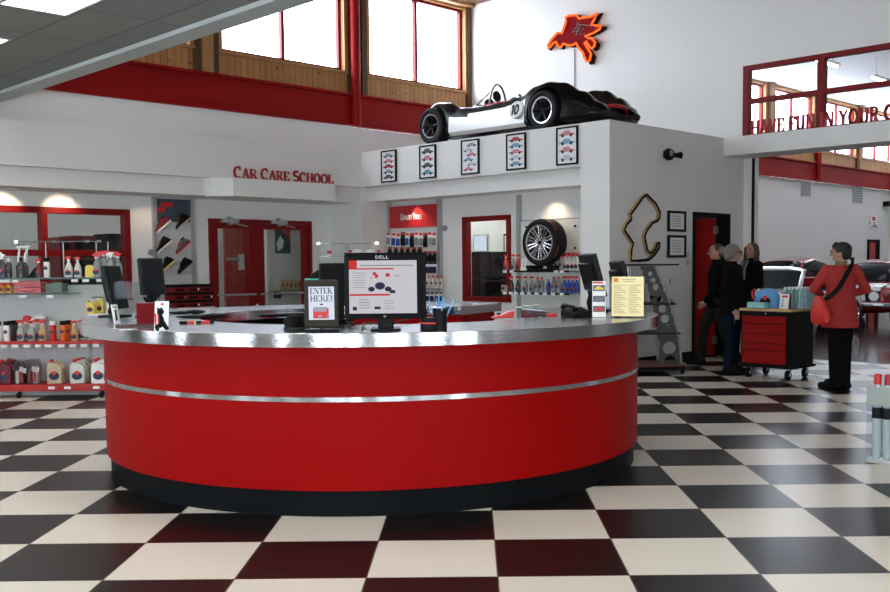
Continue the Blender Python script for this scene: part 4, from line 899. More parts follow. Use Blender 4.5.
def make_shoe(sole, upper, accent):
    t = bpy.data.objects.new('driving_shoe', None); t.empty_display_size = .05
    L_ = .29; rs = []; rs2 = []
    prof = [(-.145, .020, .04), (-.13, .033, .075), (-.09, .036, .10), (-.05, .036, .105), (0, .036, .085), (.05, .040, .062), (.09, .042, .05), (.125, .034, .042), (.145, .012, .026)]
    for x, hw_, h in prof: rs.append([(x, hw_ * math.cos(q) * (1 if math.sin(q) < .3 else .72), .012 + max(0, (h - .012) * (math.sin(q) * .5 + .5))) for q in [2 * PI * i / 14 for i in range(14)]])
    w = MB(); w.rings(rs); w.build('upper', upper, t)
    w = MB(); out = [(x, hw_ * 1.06) for x, hw_, h in prof]; poly = out + [(x, -y) for x, y in out[::-1]]; w.prism(poly, 0, .016, 'z'); w.build('sole', sole, t)
    w = MB(); w.sph((-.085, 0, .098), (.042, .024, .012)); w.build('collar_opening', BLACK, t)
    w = MB()
    for i in range(4): w.tube([(-.01 + .02 * i, -.022, .088 - .009 * i), (-.005 + .02 * i, 0, .097 - .010 * i), (-.01 + .02 * i, .022, .088 - .009 * i)], .004, 6)
    w.build('laces', accent, t)
    w = MB(); w.bb(-.06, .03, -.0385, -.034, .03, .05); w.build('side_stripe', accent, t)
    return t
dred = mat('shoe_dark_red', (.20, .01, .015), .5); shoe_g = mat('shoe_grey', (.10, .10, .10), .6)
for px, py, up_, so, ac, lb in ((164, 224, dred, WHITE, DGREY, 'dark red and black driving shoe, top left on the wall panel'), (184, 221, BLKM, TAN, ORANGE, 'black driving shoe with a tan edge, top right on the wall panel'), (165, 244, BLKM, WHITE, ORANGE, 'black driving shoe with a white sole, middle left on the wall panel'), (184, 245, shoe_g, RED, RED, 'grey driving shoe with red trim, middle right on the wall panel'), (168, 264, BLKM, YELL, YELL, 'black driving shoe with a yellow heel, lower left on the wall panel'), (186, 265, BLKM, DGREY, DGREY, 'plain black driving shoe, lower right on the wall panel')):
    q = alc(px, py, .12); t = make_shoe(so, up_, ac); C.objects.link(t); tag(t, lb, 'shoe')
    t.location = q + Vector((0, 0, -.05)); t.rotation_euler = (math.radians(20), math.radians(38), math.radians(180)); t.scale = (1.02, 1.2, 1.25)
    w = MB(); w.bb(q.x - sp_.location.x - .025, q.x - sp_.location.x + .025, -.105, -.041, q.z - .075, q.z - .066); w.build('shoe_bracket', CHROME, sp_)
x0, x1 = alc(171, 296, .25).x, alc(210.5, 296, .25).x; cw = (x1 - x0) / 3
zb0 = alc(190, 307, .2).z; zt0 = alc(190, 284, .2).z; bh = (zt0 - zb0) / 3
MB().bb(x0 - .02, x1 + .01, YE - .36, YE - .02, 0, zb0 - .002).build('display_plinth', WALL); tag(bpy.data.objects['display_plinth'], 'low white plinth under the stacked red and black boxes', 'plinth')
for c in range(3):
    for r in range(3):
        t = thing('shoe_box', 'red and black shoe box, %s of the %s stack under the shoe panel' % (('bottom', 'middle', 'top')[r], ('left', 'centre', 'right')[c]), 'box', (x0 + cw * (c + .5), YE - .19, zb0 + bh * r + .012 * c * 0), 0, 'shoe boxes under the shoe panel')
        MB().bb(-cw / 2 + .004, cw / 2 - .004, -.145, .145, 0, bh * .60).build('box', REDF, t); MB().bb(-cw / 2 + .001, cw / 2 - .001, -.15, .15, bh * .60, bh - .003).build('lid', BLKM, t)
        MB().bb(-cw * .3, cw * .25, -.147, -.1455, bh * .12, bh * .42).build('print', BLACK, t)
        if (r + c) % 2: MB().bb(cw * .30, cw * .40, -.148, -.1455, bh * .2, bh * .45).build('size_tag', PAPER if c else GREEN, t)
# seen through the doors: a white partition with a poster and a bottle shelf, a red inner door
pr_x0 = at(267, 250, Y=YE + 1.0).x
wall('wall_office_partition', 'Y', YE + 1.0, .08, pr_x0, pr_x0 + 2.2, 0, 3.28)
dx0, dx1 = at(225, 260, Y=YE + 1.6).x, at(249, 260, Y=YE + 1.6).x
o = MB().bb(dx0, dx1 + .1, YE + 1.6, YE + 1.65, .01, 2.3).build('door_4', mat('red_door_paint', (.5, .012, .01))); struct(o, 'red inner door seen through the left glass leaf')
q = at(241, 262, Y=YE + 1.6); MB().bb(q.x - .06, q.x + .06, YE + 1.585, YE + 1.599, q.z - .14, q.z + .14).build('notice', PAPER, o); w = MB(); w.tube([(q.x - .33, YE + 1.54, q.z + .05), (q.x - .08, YE + 1.54, q.z + .05)], .03); w.build('lever', LGREY, o)
q = at(282.5, 240, Y=YE + .98); t = thing('poster', 'black and white poster with red top seen through the right glass leaf', 'poster', (q.x, YE + .995, q.z)); w = MB(); w.bb(-.15, .17, -.012, -.001, -.24, .24); w.build('sheet', BLKM, t); w = MB(); w.prism([(-.10, -.20), (.0, -.14), (.03, -.02), (-.04, .08), (-.12, -.05)], -.016, -.0125); w.build('white_shape', PAPER, t); w = MB(); w.prism([(-.06, .235), (.165, .235), (.165, .05), (.05, .12)], -.016, -.0125); w.build('red_shape', REDL, t)
q = at(290, 290, Y=YE + .85); t = thing('bottle_shelf', 'thin glass wall shelf of bottles seen through the right glass leaf', 'shelf', (q.x, YE + .995, q.z)); MB().bb(-.35, .35, -.25, -.002, -.02, 0).build('glass', GLASSG, t); MB().bb(-.25, -.22, -.2, -.002, -.14, -.021).build('bracket', DGREY, t)
AMBB = mat('amber_bottle', (.62, .40, .16), .35)
for i in range(6): put(S('round', AMBB, WHITE), (at(281.5 + 4.3 * i, 288, Y=YE + .85).x, YE + .85, q.z + .001), 0, 'amber white-capped bottle, %s from the left, seen through the doors' % ORD[i], 'bottle', 'amber bottles behind the doors', (1.0, 1, 1.05))
# dark cabinets seen through the wide window
for px0, px1, py, m_, lb in ((60, 72, 237, dred, 'low dark red cabinet seen through the wide red window, leftmost of three'), (73, 96, 235.5, dred, 'wide dark red cabinet seen through the wide red window'), (109, 124, 233.5, BLKM, 'black cabinet seen at the right end of the wide red window')):
    a, b = at(px0, py, Y=YE + 1.4), at(px1, py, Y=YE + 1.4); t = thing('tool_cabinet', lb, 'cabinet', ((a.x + b.x) / 2, YE + 1.7, 0)); hw = (b.x - a.x) / 2
    MB().bb(-hw, hw, -.28, .28, .08, a.z).build('body', m_, t, .01)
    for i in range(6): MB().bb(-hw + .03, hw - .03, -.30, -.281, .15 + i * (a.z - .2) / 6, .15 + (i + .85) * (a.z - .2) / 6).build('drawer', BLACK if m_ is dred else m_, t)
    MB().bb(-hw + .02, hw - .02, -.26, .26, 0, .08).build('base', BLKM, t)
# ------------------------------------------------------------------ clear display shelf behind the tablet
VG = 15.2
def gv(px, py): return at(px, py, V=VG)
a, b, c_ = gv(318.5, 260), gv(377, 260), gv(347, 243); uA, uB = (a.x - a.y) / R2, (b.x - b.y) / R2; uC = (c_.x - c_.y) / R2; zt = c_.z
t = thing('glass_display_shelf', 'frameless glass display shelf behind the tablet and the monitor', 'display shelf', (VG / R2, VG / R2, 0), RZ)
for z in (zt, gv(347, 256).z + .004, .9, .5): MB().bb(uA - .02, uB + .02, 0, .3, z - .010, z).build('glass_shelf', GLASSG, t)
for q in (uA, uC, uB):
    w = MB(); w.bb(q - .028, q + .028, .02, .03, 0, zt - .011); w.build('upright', ACRYL, t); MB().box((q, .015, zt - .005), (.05, .03, .03)).build('clip', CHROME, t)
MB().bb(uA - .03, uB + .03, -.0, .31, 0, .04).build('base', LGREY, t)
z1 = gv(347, 256).z + .005
for px, lb in ((356, 'white rounded bottle with a red spout above the left half of the monitor'), (371, 'white rounded bottle with a red spout above the right half of the monitor')):
    q = gv(px, 252); k = thing('squeeze_bottle', lb, 'bottle', (q.x + .08, q.y + .08, z1), RZ); s = 1 if px > 360 else -1
    MB().sph((0, 0, .052), (.085, .05, .05)).build('bottle_body', WHITE, k); w = MB(); w.tube([(s * .06, 0, .06), (s * .115, 0, .075), (s * .13, 0, .05)], [.02, .02, .012], 8); w.build('spout', RED, k)
q = gv(328.5, 262); k = thing('carton', 'small red and white carton on the glass shelf above the printer', 'carton', (q.x + .08, q.y + .08, z1), RZ); MB().bb(-.035, .035, -.02, .02, 0, .03).build('white_band', WHITE, k); MB().bb(-.035, .035, -.02, .02, .0305, .08).build('red_top', RED, k)
# ------------------------------------------------------------------ bay: tools panel
def bay(px, py, d=0.0): return at(px, py, X=XB - d)
RB = -PI / 2       # local x runs to the right (-Y), front faces -X
a, b = bay(392, 240), bay(441.5, 240); zt = bay(416, 203).z
tp = thing('tools_wall_panel', 'white slatted wall panel under a red banner in the bay', 'wall panel', (XB, (a.y + b.y) / 2, 0), RB); hw = (a.y - b.y) / 2
MB().bb(-hw, hw, -.04, -.003, .25, zt).build('panel', mat('white_slat_panel', (.70, .70, .68), .6), tp)
for s in (-1, 1): MB().bb(s * hw - .03, s * hw + .03, -.07, -.003, .25, zt + .03).build('side_rail', LGREY, tp)
z1, z0 = bay(416, 205.5).z, bay(416, 227.5).z
w = MB(); w.bb(-hw + .032, hw - .032, -.075, -.041, z0, z1); bn = w.build('banner', mat('red_banner', (.50, .02, .025), .5), tp)
w = MB(); write(w, 'QUALITY TOOLS', -.30, (z0 + z1) / 2 - .05, .075, -.079, -.0755, True, .62, .05, .105, 1.1); w.build('lettering', PAPER, bn)
MB().cyl((hw + .10, -.03, 2.02), (hw + .10, -.004, 2.02), .045).build('thermostat_knob', GREY, tp)
def hang(px, py, w_, h_, kind, lb, group):
    q = bay(px, py, .10); t = thing('hanging_tool', lb, 'tool pack', (q.x, q.y, q.z - h_ / 2), RB, group)
    MB().bb(-w_ / 2, w_ / 2, -.004, 0, 0, h_).build('backing_card', PAPER if kind != 'dark' else DGREY, t)
    w = MB(); w.bb(-w_ * .38, w_ * .38, -.03, -.0045, h_ * .10, h_ * .60); w.build('tool', {'blue': BLUE, 'dark': BLACK, 'grey': GREY, 'navy': mat('navy_cloth', (.01, .015, .06), .9)}[kind], t, .006)
    w = MB(); w.bb(-w_ * .4, w_ * .4, -.007, -.0045, h_ * .80, h_ * .96); w.build('red_header', RED if kind != 'navy' else DGREY, t)
    w = MB(); w.tube([(0, -.012, h_ * .98), (0, .058, h_ * .98)], .004, 6); w.build('peg', LGREY, t)
row1 = [(388, 'grey'), (393, 'blue'), (397.5, 'blue'), (402, 'dark'), (406.5, 'blue'), (411, 'dark'), (415.5, 'grey'), (420, 'grey'), (424.5, 'dark'), (429, 'grey'), (433.5, 'grey')]
for i, (px, k) in enumerate(row1): hang(px + 1, 239 + .6 * (i % 3), .10, .235, k, '%s tool pack hung on the tools panel, %s from the left in the top row' % ({'grey': 'grey', 'blue': 'blue', 'dark': 'black'}[k], ORD[i]), 'tool packs in the top row')
for i, px in enumerate((389, 395, 401, 407, 413, 419)): hang(px + 1, 252, .09, .16, 'dark', 'black tool just above the monitor, %s from the left, on the tools panel' % ORD[i], 'tools in the second row')
for i, px in enumerate((425.5, 430, 434.5)): hang(px, 257, .09, .19, 'dark', 'short black tool right of the monitor corner, %s from the left, tools panel' % ORD[i], 'tools in the second row')
for i, px in enumerate((427, 431, 435)): hang(px, 268, .11, .21, 'navy', 'navy blue glove pair hung on the tools panel, %s of three' % ORD[i], 'navy gloves')
zsh = bay(434, 288, .15).z
MB().bb(-.0, hw, -.26, -.042, zsh - .015, zsh).build('shelf', LGREY, tp)
for i in range(4): q = bay(428.5 + 4.4 * i, 284, .15); put(S('round', MILK, RED), (q.x, q.y, zsh + .001), RB, 'milky bottle with a red cap on the tools panel shelf, %s from the left' % ORD[i], 'bottle', 'red-capped bottles on the tools panel', .93)
for i, px in enumerate((428, 432.5, 437, 441)): hang(px, 297, .085, .17, 'navy', 'dark blue pouch hung under the tools panel shelf, %s from the left' % ORD[i], 'dark blue pouches')
# ------------------------------------------------------------------ bay: tyre display
a, b = bay(520.5, 250), bay(580, 250)
tw = thing('tyre_wall_panel', 'pale slatted wall panel with two bottle shelves and a tyre cradle in the bay', 'wall panel', (XB, (a.y + b.y) / 2, 0), RB); hw = (a.y - b.y) / 2 
zt = bay(550, 220).z
MB().bb(-hw, hw + .1, -.03, -.003, .3, zt).build('panel', mat('white_slat_panel', (.70, .70, .68), .6), tw)
MB().bb(-hw - .03, -hw + .03, -.06, -.003, .3, bay(520, 195).z).build('side_rail', LGREY, tw)
w = MB(); w.bb(-hw, hw + .1, -.034, -.003, zt, zt + .012); w.build('top_strip', GREY, tw)
for px, py in ((526, 227), (559, 227), (575, 226), (575, 248)): q = bay(px, py, .04); MB().cyl((-(q.y - tw.location.y), -.045, q.z), (-(q.y - tw.location.y), -.031, q.z), .018, n=10).build('peg_hole', DGREY, tw)
zA, zB2 = bay(541, 270.5, .25).z, bay(541, 292.5, .25).z
ul = -(bay(503, 280, .25).y - tw.location.y)
for z in (zA, zB2):
    MB().bb(ul, hw + .1, -.36, -.031, z - .016, z).build('shelf', GLASSG, tw); MB().bb(ul, hw + .1, -.368, -.3605, z - .026, z + .001).build('shelf_edge', DGREY, tw)
for z, xs in ((zA, (505, 512, 556, 562)), (zB2, (505, 511, 516, 522, 529, 537, 545, 553, 562))):
    for px in xs: q = bay(px, 280, .37); MB().bb(-(q.y - tw.location.y) - .035, -(q.y - tw.location.y) + .035, -.379, -.3685, z - .032, z + .004).build('price_tag', PAPER, tw)
def brow(items, z, where, grp=None):
    for px, pr, lb, d, s in items: q = bay(px, 280, d); put(pr, (XB - d, q.y, z + .0005), RB, lb + ' ' + where, 'bottle', grp, s)
CL3 = mat('grey_clear_bottle', (.24, .25, .26), .2); BLB = mat('blue_liquid', (.015, .05, .36), .25); ORB = mat('red_orange_liquid', (.55, .06, .02), .3); DKG = mat('dark_green_grey_bottle', (.035, .05, .05), .25)
brow([(506, S('spray', ORB, RED, NAVY, WHITE), 'red spray bottle at the left end', .26, 1.0), (513.5, S('spray', CL3, RED, NAVY, WHITE), 'grey spray bottle left of the tyre', .26, 1.0), (518.5, S('spray', ORB, RED, NAVY, WHITE), 'red spray bottle nearest the tyre on its left', .15, 1.0),
      (557, S('round', CL3, RED), 'grey red-capped bottle, first to the right,', .28, 1.0), (561.5, S('round', CL3, RED), 'grey red-capped bottle, second to the right,', .28, 1.0)] +
     [(565.5 + 3.9 * i, S('spray', MILK, RED, NAVY, RED), 'milky spray bottle, %s of four to the right,' % ORD[i], .24, 1.05) for i in range(4)], zA, 'on the shelf beside the tyre')
brow([(511.5, S('spray', DKG, RED), 'dark spray bottle, first from the left', .26, .98), (518, S('spray', DKG, RED), 'dark spray bottle, second from the left', .26, .98), (525.5, S('spray', CL3, RED), 'grey spray bottle, third from the left', .26, .98), (532, S('spray', CL3, RED), 'grey spray bottle, fourth from the left', .26, .98), (537.5, S('round', CL3, RED), 'grey red-capped bottle, left one of two in the middle', .26, 1.05), (542, S('round', CL3, RED), 'grey red-capped bottle, right one of two in the middle', .26, 1.05),
      (548.5, S('round', BLB, RED), 'blue bottle with a red cap alone between grey ones', .26, .9), (554, S('round', CL3, RED), 'grey red-capped bottle right of the lone blue one', .26, 1.08), (558.5, S('round', CL3, RED), 'grey red-capped bottle, second right of the lone blue one', .26, 1.08)] +
     [(564.5 + 4.1 * i, S('spray', BLB, RED), 'blue spray bottle, %s of four at the right end' % ORD[i], .26, 1.0) for i in range(4)], zB2, 'on the shelf below the tyre')
q = bay(504.5, 284, .26); t = thing('small_box', 'small beige box at the left end of the lower shelf under the tyre panel', 'box', (q.x, q.y, zB2 + .001), RB); MB().bb(-.035, .035, -.03, .03, 0, .10).build('box', TAN, t, .003); MB().bb(-.025, .025, -.033, -.0305, .03, .075).build('print', DGREY, t)
q = bay(523, 262, .33); t = thing('price_card', 'white card propped on the upper shelf left of the tyre', 'card', (q.x, q.y, zA + .001), RB); w = MB(Matrix.Rotation(math.radians(-10), 4, 'X')); w.bb(-.05, .05, 0, .004, 0, .17); w.build('card', PAPER, t); w = MB(Matrix.Rotation(math.radians(-10), 4, 'X'))
for i in range(4): w.bb(-.035, .03, -.002, -.0005, .05 + .025 * i, .058 + .025 * i)
w.build('print', LGREY, t)
# tyre and alloy wheel on a black cradle
def make_wheel(name, R, W, rim, m_rim, spokes, split=True, m_t=RUBBER, back=None, m_sp=None):
    """wheel with its axis along local y, outer face towards -y"""
    t = bpy.data.objects.new(name, None); t.empty_display_size = .1
    def lathe_y(prof, n, m_, nm, pa):
        w = MB(); rs = [[(r * math.cos(2 * PI * j / n), y, r * math.sin(2 * PI * j / n)) for j in range(n)] for r, y in prof]; w.rings(rs, False, True); return w.build(nm, m_, pa)
    lathe_y([(rim, -W * .46), (rim + .02, -W * .52), (R * .90, -W * .52), (R * .975, -W * .44), (R, -W * .32), (R, W * .32), (R * .975, W * .44), (R * .9, W * .5), (rim, W * .5), (rim - .01, 0)], 56, m_t, 'tyre', t)
    rm = lathe_y([(rim - .004, -W * .47), (rim + .006, -W * .50), (rim - .016, -W * .49), (rim - .03, -W * .30), (rim - .045, 0), (rim - .045, W * .4), (rim - .035, W * .4), (rim - .03, 0)], 48, m_rim, 'rim', t)
    w = MB()
    for i in range(spokes):
        for d in ((-.10, .10) if split else (0,)):
            a0 = 2 * PI * i / spokes; a1 = a0 + d * (20 / spokes)
            r0, r1 = R * .13, rim - .022
            p0, p1 = Vector((r0 * math.cos(a0), -W * .32, r0 * math.sin(a0))), Vector((r1 * math.cos(a1), -W * .44, r1 * math.sin(a1)))
            w.tube([p0, (p0 + p1) / 2 + Vector((0, -.006, 0)), p1], [.016, .011, .012] if split else [.026, .022, .03], 6)
    w.build('spokes', m_sp or m_rim, rm)
    w = MB(); w.tube([(0, -W * .42, 0), (0, -W * .2, 0)], R * .17, 18); hb = w.build('hub', m_sp or m_rim, rm)
    MB().tube([(0, -W * .47, 0), (0, -W * .42, 0)], R * .075, 14).build('hub_cap', BLACK if back is None else back, rm)
    w = MB(); w.tube([(0, W * .05, 0), (0, W * .12, 0)], rim - .05, 32); w.build('brake_disc', BLACK, rm)
    return t
q = at(538.5, 245.5, X=XB - .46)
R_ = .335
t = make_wheel('tyre_on_alloy_wheel', R_, .24, .245, ALLOY, 10); C.objects.link(t); tag(t, 'tyre on a silver many-spoked alloy wheel standing on the bay shelf', 'tyre'); t.location = (XB - .33, q.y, zA + .062 + R_); t.rotation_euler = (0, 0, RB)
w = MB(); n_ = 40
for a0, a1 in ((30, 62), (118, 140), (-35, -10), (168, 195)):
    pts = [((R_ + .001) * math.cos(math.radians(a0 + (a1 - a0) * i / 8)), -.09, (R_ + .001) * math.sin(math.radians(a0 + (a1 - a0) * i / 8))) for i in range(9)]; w.tube(pts, .004, 5)
w.build('red_marking', RED, t)
for i in range(5): a0 = 2 * PI * i / 5 + .3; MB().tube([(.075 * math.cos(a0), -.112, .075 * math.sin(a0)), (.075 * math.cos(a0), -.098, .075 * math.sin(a0))], .010, 8).build('lug_nut', RED if i % 2 else CHROME, t)
yc = -(q.y - tw.location.y)
w = MB(); w.bb(yc - .24, yc + .24, -.44, -.32, zA + .001, zA + .03); w.bb(yc - .24, yc + .24, -.30, -.20, zA + .001, zA + .03); w.bb(yc - .24, yc - .15, -.46, -.18, zA + .031, zA + .075); w.bb(yc + .15, yc + .24, -.46, -.18, zA + .031, zA + .075); w.build('tyre_cradle', BLACK, tw)
# tool room seen through the bay window
for px0, px1, py, dX, lb, m_, dr in ((470, 490, 252, .7, 'tall black tool chest with red drawer edges seen through the bay window', BLACK, 6), (482, 498, 281, .45, 'small black case seen low through the bay window, left one', BLACK, 1), (499, 512, 279, .45, 'small grey case seen low through the bay window, right one', DGREY, 1)):
    a, b = at(px0, py, X=XB + dX), at(px1, py, X=XB + dX); t = thing('tool_chest', lb, 'tool chest', (XB + dX + .25, (a.y + b.y) / 2, 0), RB); hw = (a.y - b.y) / 2
    MB().bb(-hw, hw, -.22, .22, .0, a.z).build('body', m_, t, .008)
    for i in range(dr): z = .75 + i * (a.z - .8) / dr; MB().bb(-hw + .02, hw - .02, -.235, -.221, z, z + (a.z - .8) / dr * .88).build('drawer', DGREY if dr > 1 else m_, t); MB().bb(-hw + .03, hw - .03, -.243, -.236, z, z + .012).build('drawer_edge', REDF if dr > 1 else LGREY, t)
q = at(507.5, 250, X=XB + 1.3); t = thing('wall_chart', 'narrow white wall chart in a black frame seen through the bay window', 'chart', (XB + 1.35, q.y, 1.2), RB); MB().bb(-.12, .2, -.02, 0, 0, .75).build('frame', BLACK, t); MB().bb(-.09, .17, -.025, -.0205, .03, .72).build('sheet', PAPER, t)
slab('wall_tool_room', XB + 1.36, XB + 1.44, YS + .17, YE - .004, 0, ZT - .13)
q = at(476, 242, X=XB + 1.2); t = thing('window_reflection', 'small bright window-like panel seen through the bay window above the tool chest', 'light panel', (XB + 1.355, q.y, q.z), RB); MB().bb(-.20, .14, -.02, -.004, -.17, .13).build('frame', LGREY, t); MB().bb(-.18, .12, -.024, -.0205, -.15, .11).build('pane', SCREENB, t)  # bright window reflection, put in as a glowing panel
# ------------------------------------------------------------------ raised lettering
def lettering(name, label, text, loc, rz, width, h, m, caps=None, depth=.03, gap=.06, bold=1.0, thin=.075):
    t = thing(name, label, 'sign', loc, rz)
    def wid(sx):
        x = 0; first = True
        for c in text:
            if c == ' ': x += .42 * h * sx; first = True; continue
            hh = caps if caps and first else h; x += GL[c][0] * hh * sx + gap * h * sx; first = False
        return x
    sx = width / wid(1.0); x = 0; first = True
    for c in text:
        if c == ' ': x += .42 * h * sx; first = True; continue
        hh = caps if caps and first else h
        w = MB(); glyph(w, c, 0, 0, hh, -depth, 0, True, sx, bold, thin); o = w.build('letter', m, t); o.location = (x, 0, 0)
        x += GL[c][0] * hh * sx + gap * h * sx; first = False
    return t
a, b = at(234, 177, Y=12.70), at(334, 182, Y=12.70)
lettering('wall_sign', 'red raised letters reading CAR CARE SCHOOL on the white ledge', 'CAR CARE SCHOOL', (a.x, 12.72, 2.729), 0, b.x - a.x, .145, REDL, .165)
a, b = at(752, 134, X=13.25), at(884, 120, X=13.25)
lettering('wall_sign', 'red raised letters reading HAVE FUN IN YOUR along the white header', 'HAVE FUN IN YOUR G', (13.235, a.y, 3.303), RB, a.y - b.y + .16, .20, REDL, bold=1.12, thin=.115)
# ------------------------------------------------------------------ five framed car prints
MAT_ = {'r': mat('print_red', (.45, .05, .07), .6), 'b': mat('print_blue', (.22, .36, .50), .6), 'k': mat('print_dark', (.09, .10, .13), .6), 't': mat('print_teal', (.16, .32, .40), .6), 'w': mat('print_pale', (.55, .60, .66), .6), 'p': mat('print_pink', (.62, .24, .28), .6), 'g': mat('print_grey_blue', (.28, .33, .42), .6)}
prints = ((382, 397, 'gprgk', 'five', 'leftmost of five'), (420, 437, 'kpkt', 'four', 'second of five from the left'), (462, 480, 'gwpbwp', 'six', 'middle one of five'), (507, 527, 'rbpwb', 'five', 'fourth of five from the left'), (557, 579, 'pbpw', 'four', 'rightmost of five, by the pillar'))
for px0, px1, cols, nn, lb in prints:
    yc = (at(px0, 160, X=XP).y + at(px1, 160, X=XP).y) / 2; hw = .185; z0, z1 = 2.765, 3.275
    t = thing('picture', 'framed print of %s cars on the white fascia, %s' % (nn, lb), 'picture', (XP, yc, 0), RB, 'framed car prints below the racing car')
    w = MB(); w.bb(-hw, hw, -.03, -.002, z0, z0 + .022); w.bb(-hw, hw, -.03, -.002, z1 - .022, z1); w.bb(-hw, -hw + .022, -.03, -.002, z0 + .022, z1 - .022); w.bb(hw - .022, hw, -.03, -.002, z0 + .022, z1 - .022); w.build('frame', BLACK, t)
    sh = MB().bb(-hw + .022, hw - .022, -.018, -.002, z0 + .022, z1 - .022).build('print_sheet', PAPER, t)
    n = len(cols)
    for i, c in enumerate(cols):
        zc = z1 - .055 - (z1 - z0 - .11) * (i + .35) / (n - .3); dx = (.035 * (1 if i % 2 == 0 else -1)) if n == 6 else 0; s = .105 if n == 6 else .13; hz = min(.07, .30 / n)
        w = MB(); w.prism([(dx - s, zc - hz * .35), (dx + s, zc - hz * .35), (dx + s, zc), (dx + s * .55, zc + hz * .12), (dx + s * .25, zc + hz * .6), (dx - s * .35, zc + hz * .6), (dx - s * .65, zc + hz * .15), (dx - s, zc + hz * .05)], -.022, -.0185)
        cr = w.build('car_picture', MAT_[c], sh); w = MB()
        for wx in (-.55, .55): w.prism([(dx + s * wx + hz * .3 * math.cos(q), zc - hz * .35 + hz * .3 * math.sin(q)) for q in [2 * PI * j / 10 for j in range(10)]], -.0235, -.0222)
        w.build('wheels', BLKM, cr)
# ------------------------------------------------------------------ neon winged horse
pts = [(345, 135), (375, 118), (430, 115), (446, 140), (500, 130), (530, 128), (588, 100), (562, 145), (540, 185), (575, 192), (615, 195), (605, 215), (560, 245), (492, 272), (520, 285), (545, 285), (552, 300), (568, 312), (560, 348), (540, 362), (524, 345), (500, 308), (488, 318), (512, 360), (538, 400), (526, 452), (505, 458), (485, 420), (478, 392), (445, 355), (425, 320), (400, 338), (370, 338), (330, 325), (316, 352), (296, 348), (278, 312), (262, 318), (228, 360), (214, 348), (240, 300), (290, 245), (322, 250), (345, 185), (352, 160)]
pw = [at(520 + x / 7.4, y / 7.4, X=XG - .06) for x, y in pts]; yc, zc = sum(p.y for p in pw) / len(pw), sum(p.z for p in pw) / len(pw)
L2 = [(-(p.y - yc), p.z - zc) for p in pw]
t = thing('neon_sign', 'red winged horse sign outlined in orange neon, high on the white wall', 'neon sign', (XG, yc, zc), RB)
cx0, cz0 = sum(a for a, b in L2) / len(L2), sum(b for a, b in L2) / len(L2)
w = MB(); w.prism([(cx0 + (a - cx0) * 1.07 + .02, cz0 + (b - cz0) * 1.07 - .02) for a, b in L2], -.06, -.012); w.build('black_backing', BLKM, t)
w = MB(); w.prism(L2, -.085, -.061); fc = w.build('red_face', mat('red_enamel', (.22, .003, .006), .6, spec=.05), t)
w = MB(); w.tube([(a, -.105, b) for a, b in L2], .020, 8, closed=True); w.build('neon_tube', NEON, t)
for ln in (((430, 160), (420, 200), (385, 240), (420, 232), (440, 190)), ((425, 180), (530, 190)), ((450, 200), (412, 262)), ((470, 210), (435, 262), (480, 245))):
    q = [at(520 + x / 7.4, y / 7.4, X=XG - .09) for x, y in ln]; MB().tube([(-(p.y - yc), -.092, p.z - zc) for p in q], .007, 6).build('outline_detail', GREY, fc)
a, b = at(575, 49, X=XG), at(575, 92, X=XG); tag(MB().tube([(XG - .012, a.y, a.z), (XG - .012, a.y, 3.31)], .009, 6).build('power_cord', GREY), 'thin grey power cord running down the wall below the neon horse', 'cord')
# ------------------------------------------------------------------ side wall fittings
def sd(px, py, d=0.0): return at(px, py, Y=YS - d)
q = sd(671, 155, .05); t = thing('emergency_light', 'small black twin emergency light high on the grey side wall', 'emergency light', (q.x, YS, q.z))
MB().sph((-.08, -.07, 0), (.11, .065, .085)).build('housing', BLACK, t); MB().bb(-.12, -.04, -.02, -.002, -.05, .05).build('wall_plate', BLACK, t)
w = MB(); w.tube([(.02, -.07, .0), (.10, -.09, .0), (.16, -.10, .005)], [.03, .035, .05], 12); w.build('lamp_head', BLACK, t); MB().sph((-.11, -.125, .01), (.035, .02, .04)).build('lens', GREY, t); MB().sph((.17, -.105, .005), (.012, .04, .04)).build('lens', WHITE, t)
tr = [(164, 249), (205, 290), (224, 330), (222, 355), (212, 368), (190, 378), (165, 410), (154, 440), (160, 470), (166, 498), (175, 515), (190, 512), (203, 495), (212, 468), (222, 468), (220, 492), (200, 522), (172, 546), (130, 550), (92, 550), (94, 500), (102, 470), (82, 440), (62, 412), (72, 385), (95, 360), (90, 340), (118, 300), (145, 262)]
tw_ = [sd(610 + x / 4.554, 140 + y / 4.554, .03) for x, y in tr]; xc, zc = sum(p.x for p in tw_) / len(tw_), sum(p.z for p in tw_) / len(tw_)
t = thing('track_wall_art', 'wooden race track outline with a black face hanging on the grey side wall', 'wall art', (xc, YS, zc))
def ribbon(w, pts, hw_, y0, y1):
    n = len(pts); rs = []
    for i in range(n):
        p, a, b = Vector(pts[i]), Vector(pts[i - 1]), Vector(pts[(i + 1) % n]); d = (b - a).normalized(); nn = Vector((-d.y, d.x)) * hw_
        rs.append([((p + nn).x, y0, (p + nn).y), ((p - nn).x, y0, (p - nn).y), ((p - nn).x, y1, (p - nn).y), ((p + nn).x, y1, (p + nn).y)])
    w.rings(rs, False, True)
L2 = [(p.x - xc, p.z - zc) for p in tw_]
w = MB(); ribbon(w, L2, .020, -.045, -.003); w.build('wooden_edge', mat('track_wood', (.40, .27, .12), .5, noise=.15), t)
w = MB(); ribbon(w, L2, .017, -.050, -.0455); w.build('black_face', BLKM, t)
